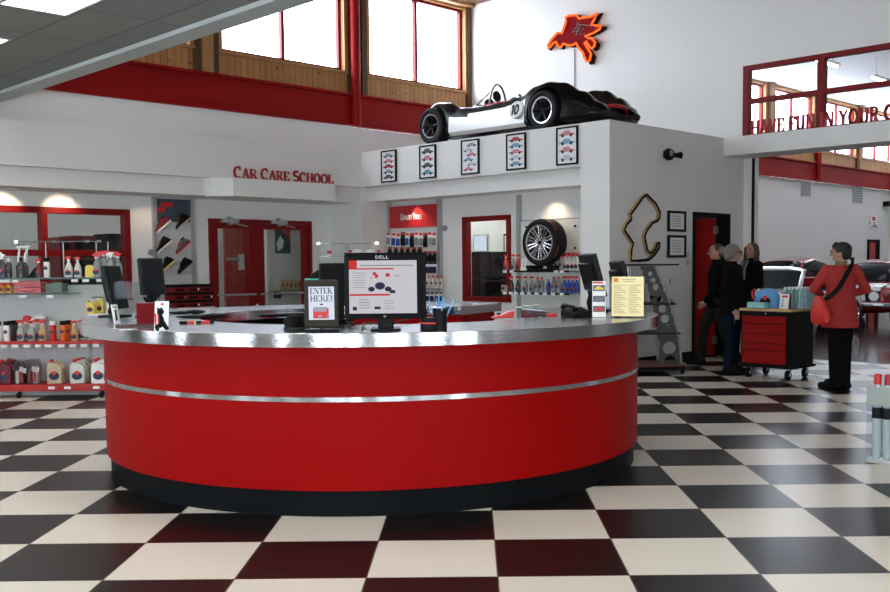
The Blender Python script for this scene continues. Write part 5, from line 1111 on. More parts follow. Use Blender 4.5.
for i, (px0, px1, py0, py1) in enumerate(((667, 684.5, 210.5, 232), (667, 684.5, 235, 257.5))):
    a, b = sd(px0, py0), sd(px1, py1); t = thing('certificate', 'black framed certificate on the side wall, %s of two' % ('upper', 'lower')[i], 'certificate', ((a.x + b.x) / 2, YS, (a.z + b.z) / 2)); hw, hh = (b.x - a.x) / 2, (a.z - b.z) / 2
    w = MB(); f_ = .034; w.bb(-hw, hw, -.03, -.002, -hh, -hh + f_); w.bb(-hw, hw, -.03, -.002, hh - f_, hh); w.bb(-hw, -hw + f_, -.03, -.002, -hh + f_, hh - f_); w.bb(hw - f_, hw, -.03, -.002, -hh + f_, hh - f_); w.build('frame', BLACK, t)
    s_ = MB().bb(-hw + f_, hw - f_, -.015, -.002, -hh + f_, hh - f_).build('sheet', PAPER, t); w = MB()
    for k in range(5): w.bb(-hw * .55 + .02 * (k % 2), hw * .55 - .02 * (k % 3), -.017, -.0152, -hh * .5 + k * hh * .24, -hh * .5 + k * hh * .24 + .012)
    w.build('print', LGREY, s_)
q = sd(687, 259); t = thing('light_switch', 'pale switch plate beside the black door frame', 'switch', (q.x, YS, q.z)); MB().bb(-.035, .035, -.012, -.001, -.09, .09).build('plate', mat('switch_plate', (.5, .5, .48), .5), t, .003); MB().bb(-.012, .012, -.02, -.0125, -.02, .02).build('rocker', WHITE, t)
q = sd(669, 281); t = thing('wall_outlet', 'white outlet plate on the side wall behind the grey display stand', 'outlet', (q.x, YS, q.z)); MB().bb(-.035, .035, -.012, -.001, -.06, .06).build('plate', WHITE, t, .003); MB().bb(-.015, .015, -.016, -.0125, -.035, .035).build('socket', GREY, t)
# ------------------------------------------------------------------ grey display stand with round holes
a, b, c_ = at(640, 366, Z=0), at(688, 368, Z=0), at(655, 372, Z=0)
sx, sy = 10.74, 7.40
t = thing('display_stand', 'grey metal display stand with round holes in its curved side, against the side wall', 'display stand', (sx, sy, 0), math.radians(-42))
PLM = mat('pewter_panel', (.065, .068, .068), .5, noise=.05, spec=.3)
def side_panel(y):
    o = [(-.28, .06)]; i_ = []
    for k in range(17):
        z = .06 + (1.40 - .06) * k / 16; u = k / 16; o.append((.34 - .36 * u ** 1.9, z))
    poly = o + [(-.16, 1.40), (-.20, .9)]
    # panel with holes: bridge by strips between hole rows
    w = MB()
    holes = [(.17, .155, .085), (.165, .34, .085), (.145, .555, 0), (.10, .72, .055), (.085, .855, .052), (.07, .965, .045), (.035, 1.13, .042), (.01, 1.22, .036), (-.02, 1.30, .032)]
    def right(z): u = (z - .06) / 1.34; return .34 - .36 * max(0, u) ** 1.9
    def left(z): return right(z) - .30 + .12 * (z / 1.4)
    z_ = .06
    for hx, hz, r in holes:
        if r == 0: continue
        ztop, zbot = hz + r + .012, hz - r - .012
        if zbot > z_: w.prism([(left(z_), z_), (right(z_), z_), (right(zbot), zbot), (left(zbot), zbot)], y, y + .02)
        cxm = (left(hz) + right(hz)) / 2; N = 24; rsq = []
        for k in range(N):
            q = 2 * PI * k / N; c, s = math.cos(q), math.sin(q); tt = 1e9
            if s > 1e-6: tt = min(tt, (ztop - hz) / s)
            if s < -1e-6: tt = min(tt, (zbot - hz) / s)
            zz = hz
            if c > 1e-6: tt = min(tt, (right(hz) - cxm) / c)
            if c < -1e-6: tt = min(tt, (left(hz) - cxm) / c)
            rsq.append(((cxm + r * c, hz + r * s), (cxm + tt * c, hz + tt * s)))
        rs = [[(i0[0], y, i0[1]), (o0[0], y, o0[1]), (o0[0], y + .02, o0[1]), (i0[0], y + .02, i0[1])] for i0, o0 in rsq]
        w.rings(rs, False, True); z_ = ztop
    w.prism([(left(z_), z_), (right(z_), z_), (right(1.40), 1.40), (left(1.40), 1.40)], y, y + .02)
    w.build('side_panel', PLM, t, ang=30)
    w = MB(); w.tube([(right(.06 + 1.34 * k / 16) + .008, y + .01, .06 + 1.34 * k / 16) for k in range(17)], .016, 6); w.build('edge_tube', LGREY, t)
side_panel(-.24)
for x_ in (-.12, .16):
    w = MB(); w.tube([(x_, .25, .1), (x_ - .1, .25, 1.40)], .014); w.build('rear_tube', LGREY, t)
for z, x0, x1, nm in ((1.405, -.36, .30, 'top_shelf'), (.90, -.30, .26, 'shelf'), (.52, -.30, .33, 'shelf')): MB().bb(x0, x1, -.27, .29, z, z + .022).build(nm, DGREY, t, .004)
MB().bb(-.30, .38, -.27, .29, .10, .135).build('shelf', mat('dark_red_shelf', (.09, .015, .015), .5), t, .004)
MB().bb(-.34, .40, -.25, .27, .06, .098).build('base', BLKM, t)
w = MB(); w.tube([(-.30, .0, .1), (-.30, .0, 1.40)], .018); w.build('rear_post', LGREY, t)
for x, y in ((-.3, -.22), (.36, -.22), (-.3, .24), (.36, .24)):
    w = MB(); w.cyl((x, y - .014, .032), (x, y + .014, .032), .031); w.build('caster', BLACK, t)
Ms = Matrix.Translation((sx, sy, 0)) @ Matrix.Rotation(math.radians(-42), 4, 'Z')
q = Ms @ Vector((.05, -.08, .9225)); t2 = thing('joystick_base', 'black controller unit standing on the upper shelf of the grey stand', 'controller', q, .3); MB().sph((0, 0, .065), (.09, .07, .062)).build('body', BLACK, t2); w = MB(); w.tube([(-.13, 0, .02), (-.15, 0, .10)], [.03, .045], 12); w.build('side_unit', BLACK, t2)
for z, lb in ((.9225, 'tilted white sheet at the right of the upper shelf of the grey stand'), (.5425, 'tilted white sheet on the middle shelf of the grey stand')):
    q = Ms @ Vector((.17, -.16, z)); t2 = thing('paper_sheet', lb, 'sheet', q, .1); w = MB(Matrix.Rotation(.5, 4, 'Y')); w.bb(-.11, .11, -.06, .06, .055, .06); w.build('sheet', PAPER, t2); MB().bb(-.02, .02, -.03, .03, 0, .05).build('wedge', DGREY, t2)
# ------------------------------------------------------------------ tool cart and what lies on it
xf, yl, yr, xr = 11.06, 6.27, 5.60, 11.66
cart = thing('tool_cart', 'black rolling tool cart with red drawers and a wooden top', 'tool cart', ((xf + xr) / 2, (yl + yr) / 2, 0), RB)
hw, hd, CT = (yl - yr) / 2, (xr - xf) / 2, at(787, 309.5, X=xf).z
MB().bb(-hw, hw, -hd, hd, .165, CT - .035).build('body', mat('black_powder_coat', (.006, .006, .007), .5, spec=.1), cart, .008)
MB().bb(-hw - .02, hw + .02, -hd - .025, hd + .02, CT - .032, CT).build('wooden_top', WOODT, cart, .006)
zb_ = [CT - .09, CT - .185, CT - .31, CT - .425, CT - .515, .185]
for i in range(5):
    d = MB().bb(-hw + .03, hw - .055, -hd - .018, -hd - .001, zb_[i + 1] + .006, zb_[i]).build('drawer', mat('red_drawer', (.27, .003, .004), .45, spec=.15), cart, .003)
    w = MB(); w.bb(-hw + .03, hw - .055, -hd - .030, -hd - .0185, zb_[i] - .016, zb_[i] - .002); w.build('drawer_pull', mat('red_drawer', (.27, .003, .004), .45, spec=.15), d)
MB().cyl((0, -hd - .004, CT - .06), (0, -hd + .001, CT - .06), .012).build('lock', CHROME, cart)
MB().bb(-hw - .01, hw + .03, -hd - .012, hd + .012, .14, .166).build('base_frame', BLKM, cart)
for x in (-hw + .07, hw - .07):
    for y in (-hd + .08, hd - .08):
        w = MB(); w.tube([(x - .018, y, .06), (x + .018, y, .06)], .06, 18); c1_ = w.build('caster', BLACK, cart); w = MB(); w.tube([(x - .026, y, .06), (x - .026, y + .02, .138)], .008); w.tube([(x + .026, y, .06), (x + .026, y + .02, .138)], .008); w.bb(x - .035, x + .035, y - .015, y + .05, .13, .1395); w.build('fork', LGREY, c1_)
        MB().cyl((x - .024, y, .06), (x + .024, y, .06), .022, n=12).build('hub', LGREY, c1_)
def cp(px, d): q = at(px, 300, X=xf + d); return q.y
yA = cp(758, .10); t = thing('turquoise_pouch', 'flat turquoise pouch at the front left of the cart top', 'pouch', (xf + .10, yA, CT + .001), RB); w = MB(); w.bb(-.13, .12, -.05, .06, 0, .075); w.build('pouch', TURQ, t, .015); MB().bb(-.12, .11, -.055, -.0505, .05, .056).build('zip', GREY, t)
yA = cp(766, .28); t = thing('blue_bag', 'light blue bag with red handles and an oval label standing on the cart', 'bag', (xf + .29, yA, CT + .001), RB)
w = MB(); rs = []
for k, (z, a_, b_) in enumerate(((0, .17, .08), (.06, .18, .085), (.16, .165, .07), (.22, .13, .05), (.24, .06, .02))): rs.append([(a_ * math.cos(q) * (1 + .05 * math.sin(3 * q)), b_ * math.sin(q), z) for q in [2 * PI * j / 20 for j in range(20)]])
w.rings(rs); w.build('bag_body', mat('blue_bag_cloth', (.12, .36, .72), .5, noise=.2, nscale=20), t)
w = MB(); w.prism([(.03 + .07 * math.cos(q), .085 + .05 * math.sin(q)) for q in [2 * PI * i / 16 for i in range(16)]], -.092, -.086); lb_ = w.build('label', BLACK, t); w = MB(); w.prism([(.03 + .03 * math.cos(q), .13 + .03 * math.sin(q)) for q in [2 * PI * i / 12 for i in range(12)]], -.096, -.0922); w.build('label_mark', RED, lb_)
for k in range(3): x = -.17 + .05 * k; w = MB(); w.tube([(x, -.03, .10), (x - .01, -.03, .2), (x + .03, -.03, .23), (x + .05, -.03, .19)], .014, 7); w.build('trigger', RED if k != 1 else WHITE, t)
yA = cp(783, .09); t = thing('info_card', 'white card with a small picture in a holder at the front of the cart top', 'card', (xf + .10, yA, CT + .001), RB - .25); TM = Matrix.Rotation(math.radians(-8), 4, 'X'); w = MB(TM); w.bb(-.065, .075, 0, .012, 0, .185); w.build('card', PAPER, t); w = MB(TM); w.bb(-.03, -.012, -.003, -.0005, .05, .13); w.bb(-.035, -.008, -.003, -.0005, .02, .05); w.build('blue_picture', LBLUE, t); w = MB(TM); w.bb(-.04, .05, -.003, -.0005, .14, .165); w.build('red_print', RED, t); w = MB(TM); w.bb(.076, .09, -.002, .014, 0, .185); w.bb(-.065, .075, -.002, .014, .186, .197); w.build('holder_edge', REDF, t)
BAGM = mat('frosted_turquoise_plastic', (.36, .62, .66), .35, noise=.35, nscale=30, bump=.4, bscale=30)
for k in range(6):
    yA = cp(790 + 3.9 * k, .33); t = thing('plastic_bag', 'clear turquoise plastic bag hung upright in a row on the cart, %s from the left' % ORD[k], 'bag', (xf + .33 + .012 * (k % 2), yA, CT + .001), RB, 'turquoise bags on the cart')
    w = MB(); rs = [[(a_ * math.cos(q) + .006 * math.sin(5 * q + k), b_ * math.sin(q) * (1 + .15 * math.sin(4 * q + k)), z) for q in [2 * PI * j / 18 for j in range(18)]] for z, a_, b_ in ((.0, .022, .11), (.08, .026, .14), (.2, .026, .15), (.235, .010, .13))]
    w.rings(rs); w.build('bag_body', BAGM, t); w = MB(); w.bb(-.012, .012, -.14, .14, .236, .262); w.build('white_top', mat('frosted_white_plastic', (.70, .74, .74), .4, noise=.2), t)
yA = cp(816.5, .30); t = thing('bag_rack_end', 'white upright end plate right of the turquoise bags', 'plate', (xf + .33, yr + .0, CT + .001), RB); MB().bb(-.005, .012, -.13, .12, 0, .215).build('plate', WHITE, t); MB().bb(-.006, .035, -.12, .11, 0, .006).build('foot', WHITE, t)
# ------------------------------------------------------------------ clear tube display at the right edge
q = at(884, 463, Z=0)
t = thing('tube_display', 'rack of tall clear tubes with red and white caps cut by the right edge', 'display', (q.x, q.y, 0), to_cam(q) - .35)
h = .62
for k in range(5):
    x = -.055 + .075 * k
    w = MB(); w.lathe([(.026, .03), (.034, .09), (.034, h - .12), (.024, h - .06), (.024, h - .02)], 16, (x, .0, 0)); b_ = w.build('tube', mat('milky_clear_tube', (.55, .60, .62), .15), t); MB().lathe([(.026, h - .055), (.026, h + .01), (.02, h + .02), (.001, h + .021)], 14, (x, 0, 0)).build('cap', RED if k % 2 == 0 else mat('deep_red_cap', (.42, .02, .02), .4), b_); MB().lathe([(.0355, h - .30), (.0355, h - .22)], 16, (x, 0, 0)).build('label', DGREY, b_)
w = MB(); w.bb(-.11, .29, -.055, -.05, h - .20, h - .07); w.build('grey_band', mat('grey_green_band', (.36, .40, .38), .4), t); w = MB(); w.bb(-.11, .29, -.05, .05, 0, .03); w.build('base', mat('frosted_base', (.5, .52, .53), .3), t); w = MB(); w.bb(-.11, .29, -.052, -.049, .03, h - .205); w.build('clear_front', ACRYL, t); w = MB(); w.bb(-.115, -.111, -.055, .05, 0, h - .07); w.build('clear_side', ACRYL, t)
# ------------------------------------------------------------------ showroom wall fittings
for px, py, lb in ((806, 188.5, 'square grey vent high on the showroom wall, nearer one'), (858, 194.5, 'square grey vent high on the showroom wall, farther one')):
    q = at(px, py, Y=YE - .02); t = thing('wall_vent', lb, 'vent', (q.x, YE, q.z)); s = .30 if px < 830 else .36
    MB().bb(-s, s, -.03, -.002, -s * .75, s * .75).build('frame', LGREY, t)
    for i in range(6): MB().bb(-s * .85, s * .85, -.045, -.031, -s * .65 + i * s * .22, -s * .65 + i * s * .22 + s * .14).build('slat', GREY, t)
q = at(873, 221, Y=YE - .05); t = thing('exit_sign', 'small exit sign with emergency lamps on the far showroom wall', 'exit sign', (q.x, YE, q.z)); MB().bb(-.22, .22, -.08, -.002, -.05, .20).build('housing', WHITE, t); w = MB(); write(w, 'EXIT', -.15, .02, .11, -.09, -.081, False, .8); w.build('lettering', RED, t)
for s in (-1, 1): MB().sph((s * .18, -.09, -.13), .07).build('lamp_head', WHITE, t)
MB().bb(-.22, .22, -.07, -.01, -.12, -.051).build('battery_box', GREY, t)
q = at(886, 204, Y=YE - .05); t = thing('security_camera', 'dark camera on the far showroom wall at the right edge', 'camera', (q.x, YE, q.z)); MB().bb(-.2, .2, -.25, -.03, -.08, .08).build('body', BLACK, t); MB().bb(-.05, .05, -.03, -.002, -.05, .05).build('bracket', GREY, t)
# ------------------------------------------------------------------ racing car on the ledge
CBLK = mat('gloss_black_car_paint', (.003, .0033, .004), .25, coat=.10, spec=.15)
CSIL = mat('brushed_silver_panel', (.62, .61, .58), .38, metal=.35, noise=.06)
rx, ry = 11.17, 11.33
car = thing('racing_car', 'black and silver open racing car number 10 parked on top of the white block', 'racing car', (rx, ry, ZT), RB)
def lerp(t_, x):
    for (a, b), (c, d) in zip(t_[:-1], t_[1:]):
        if x <= c: u = (x - a) / (c - a); u = u * u * (3 - 2 * u); return b + (d - b) * max(0, u)
    return t_[-1][1]
WB = 2.28
wx = [(-.46, .50), (-.30, .62), (0, .68), (.5, .645), (1.0, .64), (1.7, .65), (2.28, .68), (2.7, .65), (3.0, .56), (3.17, .40)]
zc_ = [(-.46, .38), (-.2, .45), (.2, .50), (.7, .53), (1.3, .54), (1.6, .55), (2.1, .52), (2.6, .40), (3.0, .29), (3.17, .21)]
fe = [(-.46, .42), (-.28, .57), (-.02, .665), (.22, .64), (.52, .53), (.8, .49), (1.45, .50), (1.75, .55), (2.05, .66), (2.26, .685), (2.5, .65), (2.8, .50), (3.05, .33), (3.17, .22)]
fy = [(-.46, .42), (0, .49), (1, .52), (2.28, .50), (3.17, .36)]
bt = [(-.46, .20), (-.2, .12), (0, .10), (2.5, .09), (3.0, .10), (3.17, .13)]
NX, NS = 84, 44; rs = []
for i in range(NX + 1):
    x = -.46 + 3.63 * i / NX; W_ = lerp(wx, x); zc0 = lerp(zc_, x); zf = lerp(fe, x); yf = lerp(fy, x); zb0 = lerp(bt, x); r = []
    for j in range(NS + 1):
        s = -1 + 2 * j / NS; y = W_ * math.copysign(1 - (1 - abs(s)) ** 1.5, s)
        g = math.exp(-((abs(y) - yf) / (.155 if abs(y) < yf else .34)) ** 2); zt0 = zc0 + max(0, zf - zc0) * g
        if zf < zc0: zt0 = zc0 + (zf - zc0) * min(1, (abs(y) / W_) ** 3)
        e = (1 - min(1, abs(y) / W_) ** 14) ** .5
        r.append((x, y, zb0 + .05 + (zt0 - zb0 - .05) * e))
    r += [(x, W_ * .92 * k, zb0) for k in (1, .5, -.5, -1)]
    rs.append(r)
w = MB(); w.rings(rs); body = w.build('car_body', [CBLK, CSIL], None, ang=50)
def cutter(w): return w.build('cutter', BLKM)
cw_ = MB()
for x in (0, WB):
    for s in (-1, 1): cw_.tube([(x, s * .40, .275), (x, s * .95, .275)], .318, 40)
cw_.rings([[(.93 + .40 * k * math.cos(q), .37 * k * math.sin(q), z) for q in [2 * PI * j / 32 for j in range(32)]] for z, k in ((.24, .8), (.42, 1.0), (.62, 1.02))])
cw_.rings([[(x, .30 * math.cos(q), .235 + hz * math.sin(q)) for q in [2 * PI * j / 28 for j in range(28)]] for x, hz in ((3.0, .05), (3.3, .06))])
cut = cutter(cw_); bo = body.modifiers.new('cut', 'BOOLEAN'); bo.operation = 'DIFFERENCE'; bo.object = cut; bo.solver = 'EXACT'
bake(body); bpy.data.objects.remove(cut); body.parent = car
for m_ in (): pass
for pg in body.data.polygons:
    c = pg.center; pg.use_smooth = True
    pg.material_index = 1 if (.36 < c.x < 1.93 and abs(c.y) > .52 and c.z < .33 + .055 * c.x and c.z > .1) else 0
body.data.set_sharp_from_angle(angle=math.radians(42))
# wheels are parts of the car: one joined mesh per wheel
def join_mesh(name, root):
    bpy.context.view_layer.update(); bm = bmesh.new(); mats = []
    def rec(o, M):
        if o.type == 'MESH':
            for mm in o.data.materials:
                if mm not in mats: mats.append(mm)
            b2 = bmesh.new(); b2.from_mesh(o.data); b2.transform(M); idx = [mats.index(mm) for mm in o.data.materials]
            for f_ in b2.faces: f_.material_index = idx[f_.material_index]
            me_ = bpy.data.meshes.new('tmp'); b2.to_mesh(me_); b2.free(); bm.from_mesh(me_); bpy.data.meshes.remove(me_)
        for ch in list(o.children): rec(ch, M @ ch.matrix_basis)
    rec(root, Matrix()); me = bpy.data.meshes.new(name); bm.to_mesh(me); bm.free()
    for mm in mats: me.materials.append(mm)
    me.polygons.foreach_set('use_smooth', [True] * len(me.polygons)); me.set_sharp_from_angle(angle=math.radians(35)); return me
def kill(root):
    for ch in list(root.children): kill(ch)
    bpy.data.objects.remove(root)
def wheel_parts(R, W, rim, m_rim, m_sp, spokes, car_, spots, split=False):
    pr = make_wheel('wheel', R, W, rim, m_rim, spokes, split, m_sp=m_sp); ty = [c for c in pr.children if c.name.startswith('tyre')][0]; rm = [c for c in pr.children if c.name.startswith('rim')][0]
    bpy.context.view_layer.update(); met, mer = ty.data, join_mesh('rim', rm)
    for x, y, z in spots:
        o = bpy.data.objects.new('wheel', met); C.objects.link(o); o.parent = car_; o.location = (x, y, z); o.rotation_euler = (0, 0, 0 if y < 0 else PI)
        k = bpy.data.objects.new('rim', mer); C.objects.link(k); k.parent = o
    for ch in list(pr.children):
        if ch is not ty or True:
            pass
    me_keep = met; kill(pr)
wheel_parts(.285, .22, .18, ALLOY, BLACK, 6, car, [(0, -.585, .285), (0, .585, .285)])
wheel_parts(.272, .19, .18, ALLOY, BLACK, 6, car, [(WB, -.595, .272), (WB, .595, .272)])
# cockpit: seat, fairing, hoop, steering wheel, screen, mirror
w = MB(); w.prism([(.60, .20), (1.15, .20), (1.15, .24), (.80, .28), (.68, .58), (.60, .60)], -.26, .26); w.build('seat', mat('black_leather', (.012, .012, .012), .5), car, .02)
w = MB(); w.tube([(.60, -.02, .60), (.66, -.02, .60)], .10, 20); w.build('headrest', BLKM, car, .015)
w = MB(); w.rings([[(x, a_ * math.cos(q), .44 + h_ * max(-.1, math.sin(q))) for q in [2 * PI * j / 20 for j in range(20)]] for x, a_, h_ in ((.60, .16, .235), (.45, .15, .20), (.25, .12, .12), (.05, .06, .04))]); w.build('headrest_fairing', mat('pale_blue_reflection', (.42, .50, .56), .25, coat=.6), car)  # pale blue reflection on the fairing is put into its colour
hp = at(498, 104, X=rx); hx_ = ry - hp.y
arch_ = [(hx_, .19 * math.cos(q), .50 + .40 * math.sin(q)) for q in [PI * k / 14 for k in range(15)]]
w = MB(); w.tube(arch_, .017, 8); w.build('roll_hoop', mat('steel_tube', (.45, .45, .46), .25, metal=1), car)
w = MB(); w.tube([(hx_, -.12, .80), (hx_ - .42, -.22, .50)], .013, 8); w.build('hoop_brace', CHROME, car)
w = MB(); w.tube([(hx_ - .03, .0, .72), (hx_ - .015, .0, .722)], .085, 22); w.build('mirror_disc', BLACK, car)
w = MB(); w.tube([(1.17 + .02 * math.cos(q), .16 * math.cos(q), .50 + .15 * math.sin(q)) for q in [2 * PI * k / 20 for k in range(20)]], .013, 6, True); w.build('steering_wheel', BLACK, car)
w = MB(); n_ = 14; prof = [(1.42 - .28 * (math.sin(PI * k / n_ - PI / 2)) ** 2, .42 * math.sin(PI * k / n_ - PI / 2)) for k in range(n_ + 1)]
w.rings([[(x, y, .46), (x + .004, y, .46), (x - .05, y * .97, .57), (x - .054, y * .97, .57)] for x, y in prof]); w.build('wind_screen', ACRYL, car)
mp_ = at(517, 97, X=10.62); mx_ = ry - mp_.y
w = MB(); w.sph((mx_, -.50, mp_.z - ZT), (.045, .03, .05)); mr = w.build('mirror', CHROME, car); MB().tube([(mx_, -.50, mp_.z - ZT - .04), (mx_ + .02, -.48, .46)], .008, 6).build('mirror_stem', CHROME, mr)
# red name strip along the cockpit side, race number on a white disc
a, b = ry - at(484, 104, X=10.62).y, ry - at(510, 101, X=10.62).y
TMs = Matrix.Translation((0, -.575, .445)) @ Matrix.Rotation(math.radians(-38), 4, 'X')
w = MB(TMs); w.bb(a, b, -.008, .004, .0, .085); st = w.build('name_strip', REDL, car)
w = MB(TMs)
for k in range(9): w.bb(a + .06 + k * (b - a - .22) / 9, a + .06 + (k + .62) * (b - a - .22) / 9, -.0095, -.0085, .03, .055)
w.bb(b - .15, b - .03, -.0095, -.0085, .022, .066); w.build('strip_marks', PAPER, st)
npx = at(515.5, 109.5, X=10.50); nx = ry - npx.y; nz = npx.z - ZT
TMn = Matrix.Translation((nx, -.662, nz)) @ Matrix.Rotation(math.radians(-16), 4, 'X')
w = MB(TMn); w.prism([(.135 * math.cos(q), .125 * math.sin(q)) for q in [2 * PI * i / 28 for i in range(28)]], -.006, .02); nd = w.build('number_disc', WHITE, car)
w = MB(TMn); write(w, '10', -.085, -.075, .145, -.009, -.0065, False, .78, .02, None, 1.3); w.build('race_number', BLACK, nd)
# nose mouth with a red lip, grille and headlamps
w = MB(); w.tube([(3.10 - .10 * abs(math.cos(q)) ** 2, .32 * math.cos(q), .235 + .066 * math.sin(q)) for q in [2 * PI * j / 30 for j in range(30)]], .028, 8, True); w.build('red_nose_lip', REDL, car)
w = MB(); w.bb(2.96, 2.985, -.26, .26, .18, .285); w.build('nose_grille', BLKM, car)
for s in (-1, 1): MB().sph((2.86, s * .43, .36), (.09, .065, .05)).build('headlamp', mat('dark_lamp_glass', (.05, .05, .06), .1, coat=1), car)
w = MB(); w.bb(-.47, -.40, -.40, .40, .22, .32); w.build('tail_panel', BLKM, car)
for s in (-1, 1): w = MB(); w.tube([(-.1, s * .12, .16), (-.62, s * .12, .2)], .028, 10); w.build('exhaust_pipe', CHROME, car)

# ------------------------------------------------------------------ showroom cars
CRED = mat('glossy_red_car_paint', (.30, .006, .010), .2, coat=1.0)
CWHT = mat('silver_white_car_paint', (.50, .52, .54), .2, coat=1.0)
CGLS = mat('dark_car_glass', (.006, .007, .009), .12, spec=.1)
def smooth_ring(hw_, z0, z1, n=22, p=4.0):
    r = []
    for k in range(n):
        q = 2 * PI * k / n; c, s = math.cos(q), math.sin(q)
        r.append((hw_ * math.copysign(abs(c) ** (2 / p), c), (z0 + z1) / 2 + (z1 - z0) / 2 * math.copysign(abs(s) ** (2 / p), s)))
    return r
def show_car(label, loc, head, paint, secs, cabin, wheels, open_top=False, R=.33):
    """local x forward; secs: (x, half width, z low, z top) of the lower body; cabin: (x, half width, z roof) from front to back"""
    t = thing('car', label, 'car', (loc[0], loc[1], 0), head)
    w = MB(); w.rings([[(x, y, z) for y, z in smooth_ring(hw_, a, b)] for x, hw_, a, b in secs]); w.build('car_body', paint, t, ang=60)
    if cabin:
        w = MB(); w.rings([[(x, y, z) for y, z in smooth_ring(hw_, zb_, zr, 22, 3.2)] for x, hw_, zb_, zr in cabin]); w.build('glass_cabin', CGLS, t, ang=60)
        rf = cabin[1:-1] if len(cabin) > 4 else cabin
        w = MB(); w.rings([[(x, hw_ * 1.015 * math.cos(q), zr - .085 + (.095) * max(0, math.sin(q)) - .03 * (math.sin(q) < -.01)) for q in [2 * PI * j / 20 for j in range(20)]] for x, hw_, zb_, zr in [(c[0], c[1] * .93, c[2], c[3]) for c in rf]]); w.build('roof', paint, t, ang=60)
        for s in (-1, 1):
            w = MB(); c0, c1, c8, c9 = cabin[0], cabin[1], cabin[-2], cabin[-1]
            w.tube([(c0[0], s * c0[1] * .97, c0[3] - .02), (c1[0], s * c1[1] * .93, c1[3] - .06)], .035, 8); w.build('windscreen_pillar', paint, t); w = MB(); w.tube([(c9[0], s * c9[1] * .97, c9[3] - .02), (c8[0], s * c8[1] * .95, c8[3] - .06)], .06, 8); w.build('rear_pillar', paint, t)
    wheel_parts(R, .21, R * .62, CHROME, CHROME, 8, t, [(x, s * y, R) for x, y in wheels for s in (-1, 1)])
    return t
def pos(px, D): d = CF + CR * ((px - 445 - PPX) / FPX); d.z = 0; d.normalize(); return d * D, math.atan2(d.y, d.x)
# red coupe at the right, its chrome front turned to the left
p, az = pos(877, 25.5)
h_ = az + PI - math.radians(15)
cr1 = show_car('glossy red coupe with chrome bumper, right of the woman in the coral jacket', p, h_, CRED,
 [(2.28, .74, .42, .78), (2.2, .84, .34, .86), (1.7, .90, .26, .93), (.9, .93, .24, .98), (.2, .93, .24, 1.0), (-.8, .93, .24, 1.0), (-1.6, .92, .28, .98), (-2.2, .84, .38, .92), (-2.32, .76, .46, .86)],
 [(.95, .76, .93, .99), (.28, .64, .93, 1.40), (-.25, .63, .93, 1.47), (-.75, .62, .93, 1.43), (-1.75, .70, .93, 1.0)], [(1.42, .82), (-1.35, .82)])
w = MB(); w.bb(2.22, 2.30, -.66, .66, .55, .78); w.build('grille', BLKM, cr1, .01)
for s in (-1, 1): w = MB(); w.tube([(2.27, s * .54, .665), (2.32, s * .54, .665)], .095, 20); w.build('headlamp', WHITE, cr1); w = MB(); w.tube([(2.28, s * .54, .665), (2.315, s * .54, .665)], .115, 20); w.build('headlamp_rim', CHROME, cr1)
w = MB(); w.tube([(2.15, -.92, .47), (2.34, -.75, .47), (2.40, 0, .47), (2.34, .75, .47), (2.15, .92, .47)], .06, 10); w.build('bumper', CHROME, cr1)
w = MB(); w.rings([[(2.26, y, .785), (2.20, y, .87), (1.7, y * 1.02, .935), (1.7, y * 1.02, .93), (2.2, y, .86)] for y in (-.66, -.3, .3, .66)]); w.build('hood_reflection', CWHT, cr1)  # sky reflection on the red hood, put in as a white strip
# rounded old red coupe behind
p, az = Vector((24.7, 12.6, 0)), 0
show_car('older red coupe with a rounded roof, behind the woman in the coral jacket', p, PI, CRED,
 [(2.3, .5, .45, .85), (2.1, .72, .35, .95), (1.3, .84, .28, 1.02), (.6, .88, .26, 1.05), (-.6, .90, .26, 1.06), (-1.5, .86, .28, 1.0), (-2.2, .7, .36, .80), (-2.35, .5, .45, .70)],
 [(.75, .66, .95, 1.06), (.35, .62, .95, 1.46), (-.3, .62, .95, 1.56), (-1.0, .60, .95, 1.46), (-1.6, .58, .95, 1.22), (-2.1, .56, .85, .92)], [(1.5, .78), (-1.4, .78)])
# silver white convertible
p, az = pos(785, 21.0)
cv = show_car('silver white convertible with its top down, behind the tool cart', p, PI, CWHT,
 [(2.2, .66, .42, .74), (2.05, .78, .34, .82), (1.4, .84, .26, .88), (.7, .86, .24, .92), (.1, .86, .24, .90), (-.8, .86, .24, .90), (-1.6, .84, .28, .92), (-2.1, .76, .36, .86), (-2.2, .68, .44, .80)], None, [(1.35, .76), (-1.35, .76)])
w = MB(); w.tube([(.72, -.66, .90), (.42, -.60, 1.26), (.36, -.3, 1.30), (.36, .3, 1.30), (.42, .60, 1.26), (.72, .66, .90)], .045, 8); w.build('windscreen_frame', mat('bright_white_metal', (.75, .78, .8), .2, metal=.5), cv)
w = MB(); w.rings([[(.72, -.63, .90), (.715, -.63, .90), (.40, -.57, 1.26), (.405, -.57, 1.26)], [(.72, .63, .90), (.715, .63, .90), (.40, .57, 1.26), (.405, .57, 1.26)]]); w.build('windscreen', CGLS, cv)
w = MB(); w.bb(-.85, .55, -.66, .66, .86, .912); w.build('cockpit', BLKM, cv); w = MB(); w.bb(-.75, -.5, -.6, -.08, .9, 1.12); w.bb(-.75, -.5, .08, .6, .9, 1.12); w.build('seats', REDF, cv, .03)
for s in (-1, 1): w = MB(); w.sph((.62, s * .92, .98), (.05, .08, .05)); w.build('door_mirror', CHROME, cv); w = MB(); w.tube([(2.1, s * .56, .66), (2.22, s * .56, .66)], .095, 18); w.build('headlamp', CHROME, cv)
w = MB(); w.tube([(2.1, -.82, .46), (2.28, -.6, .46), (2.32, 0, .46), (2.28, .6, .46), (2.1, .82, .46)], .05, 8); w.build('bumper', CHROME, cv)
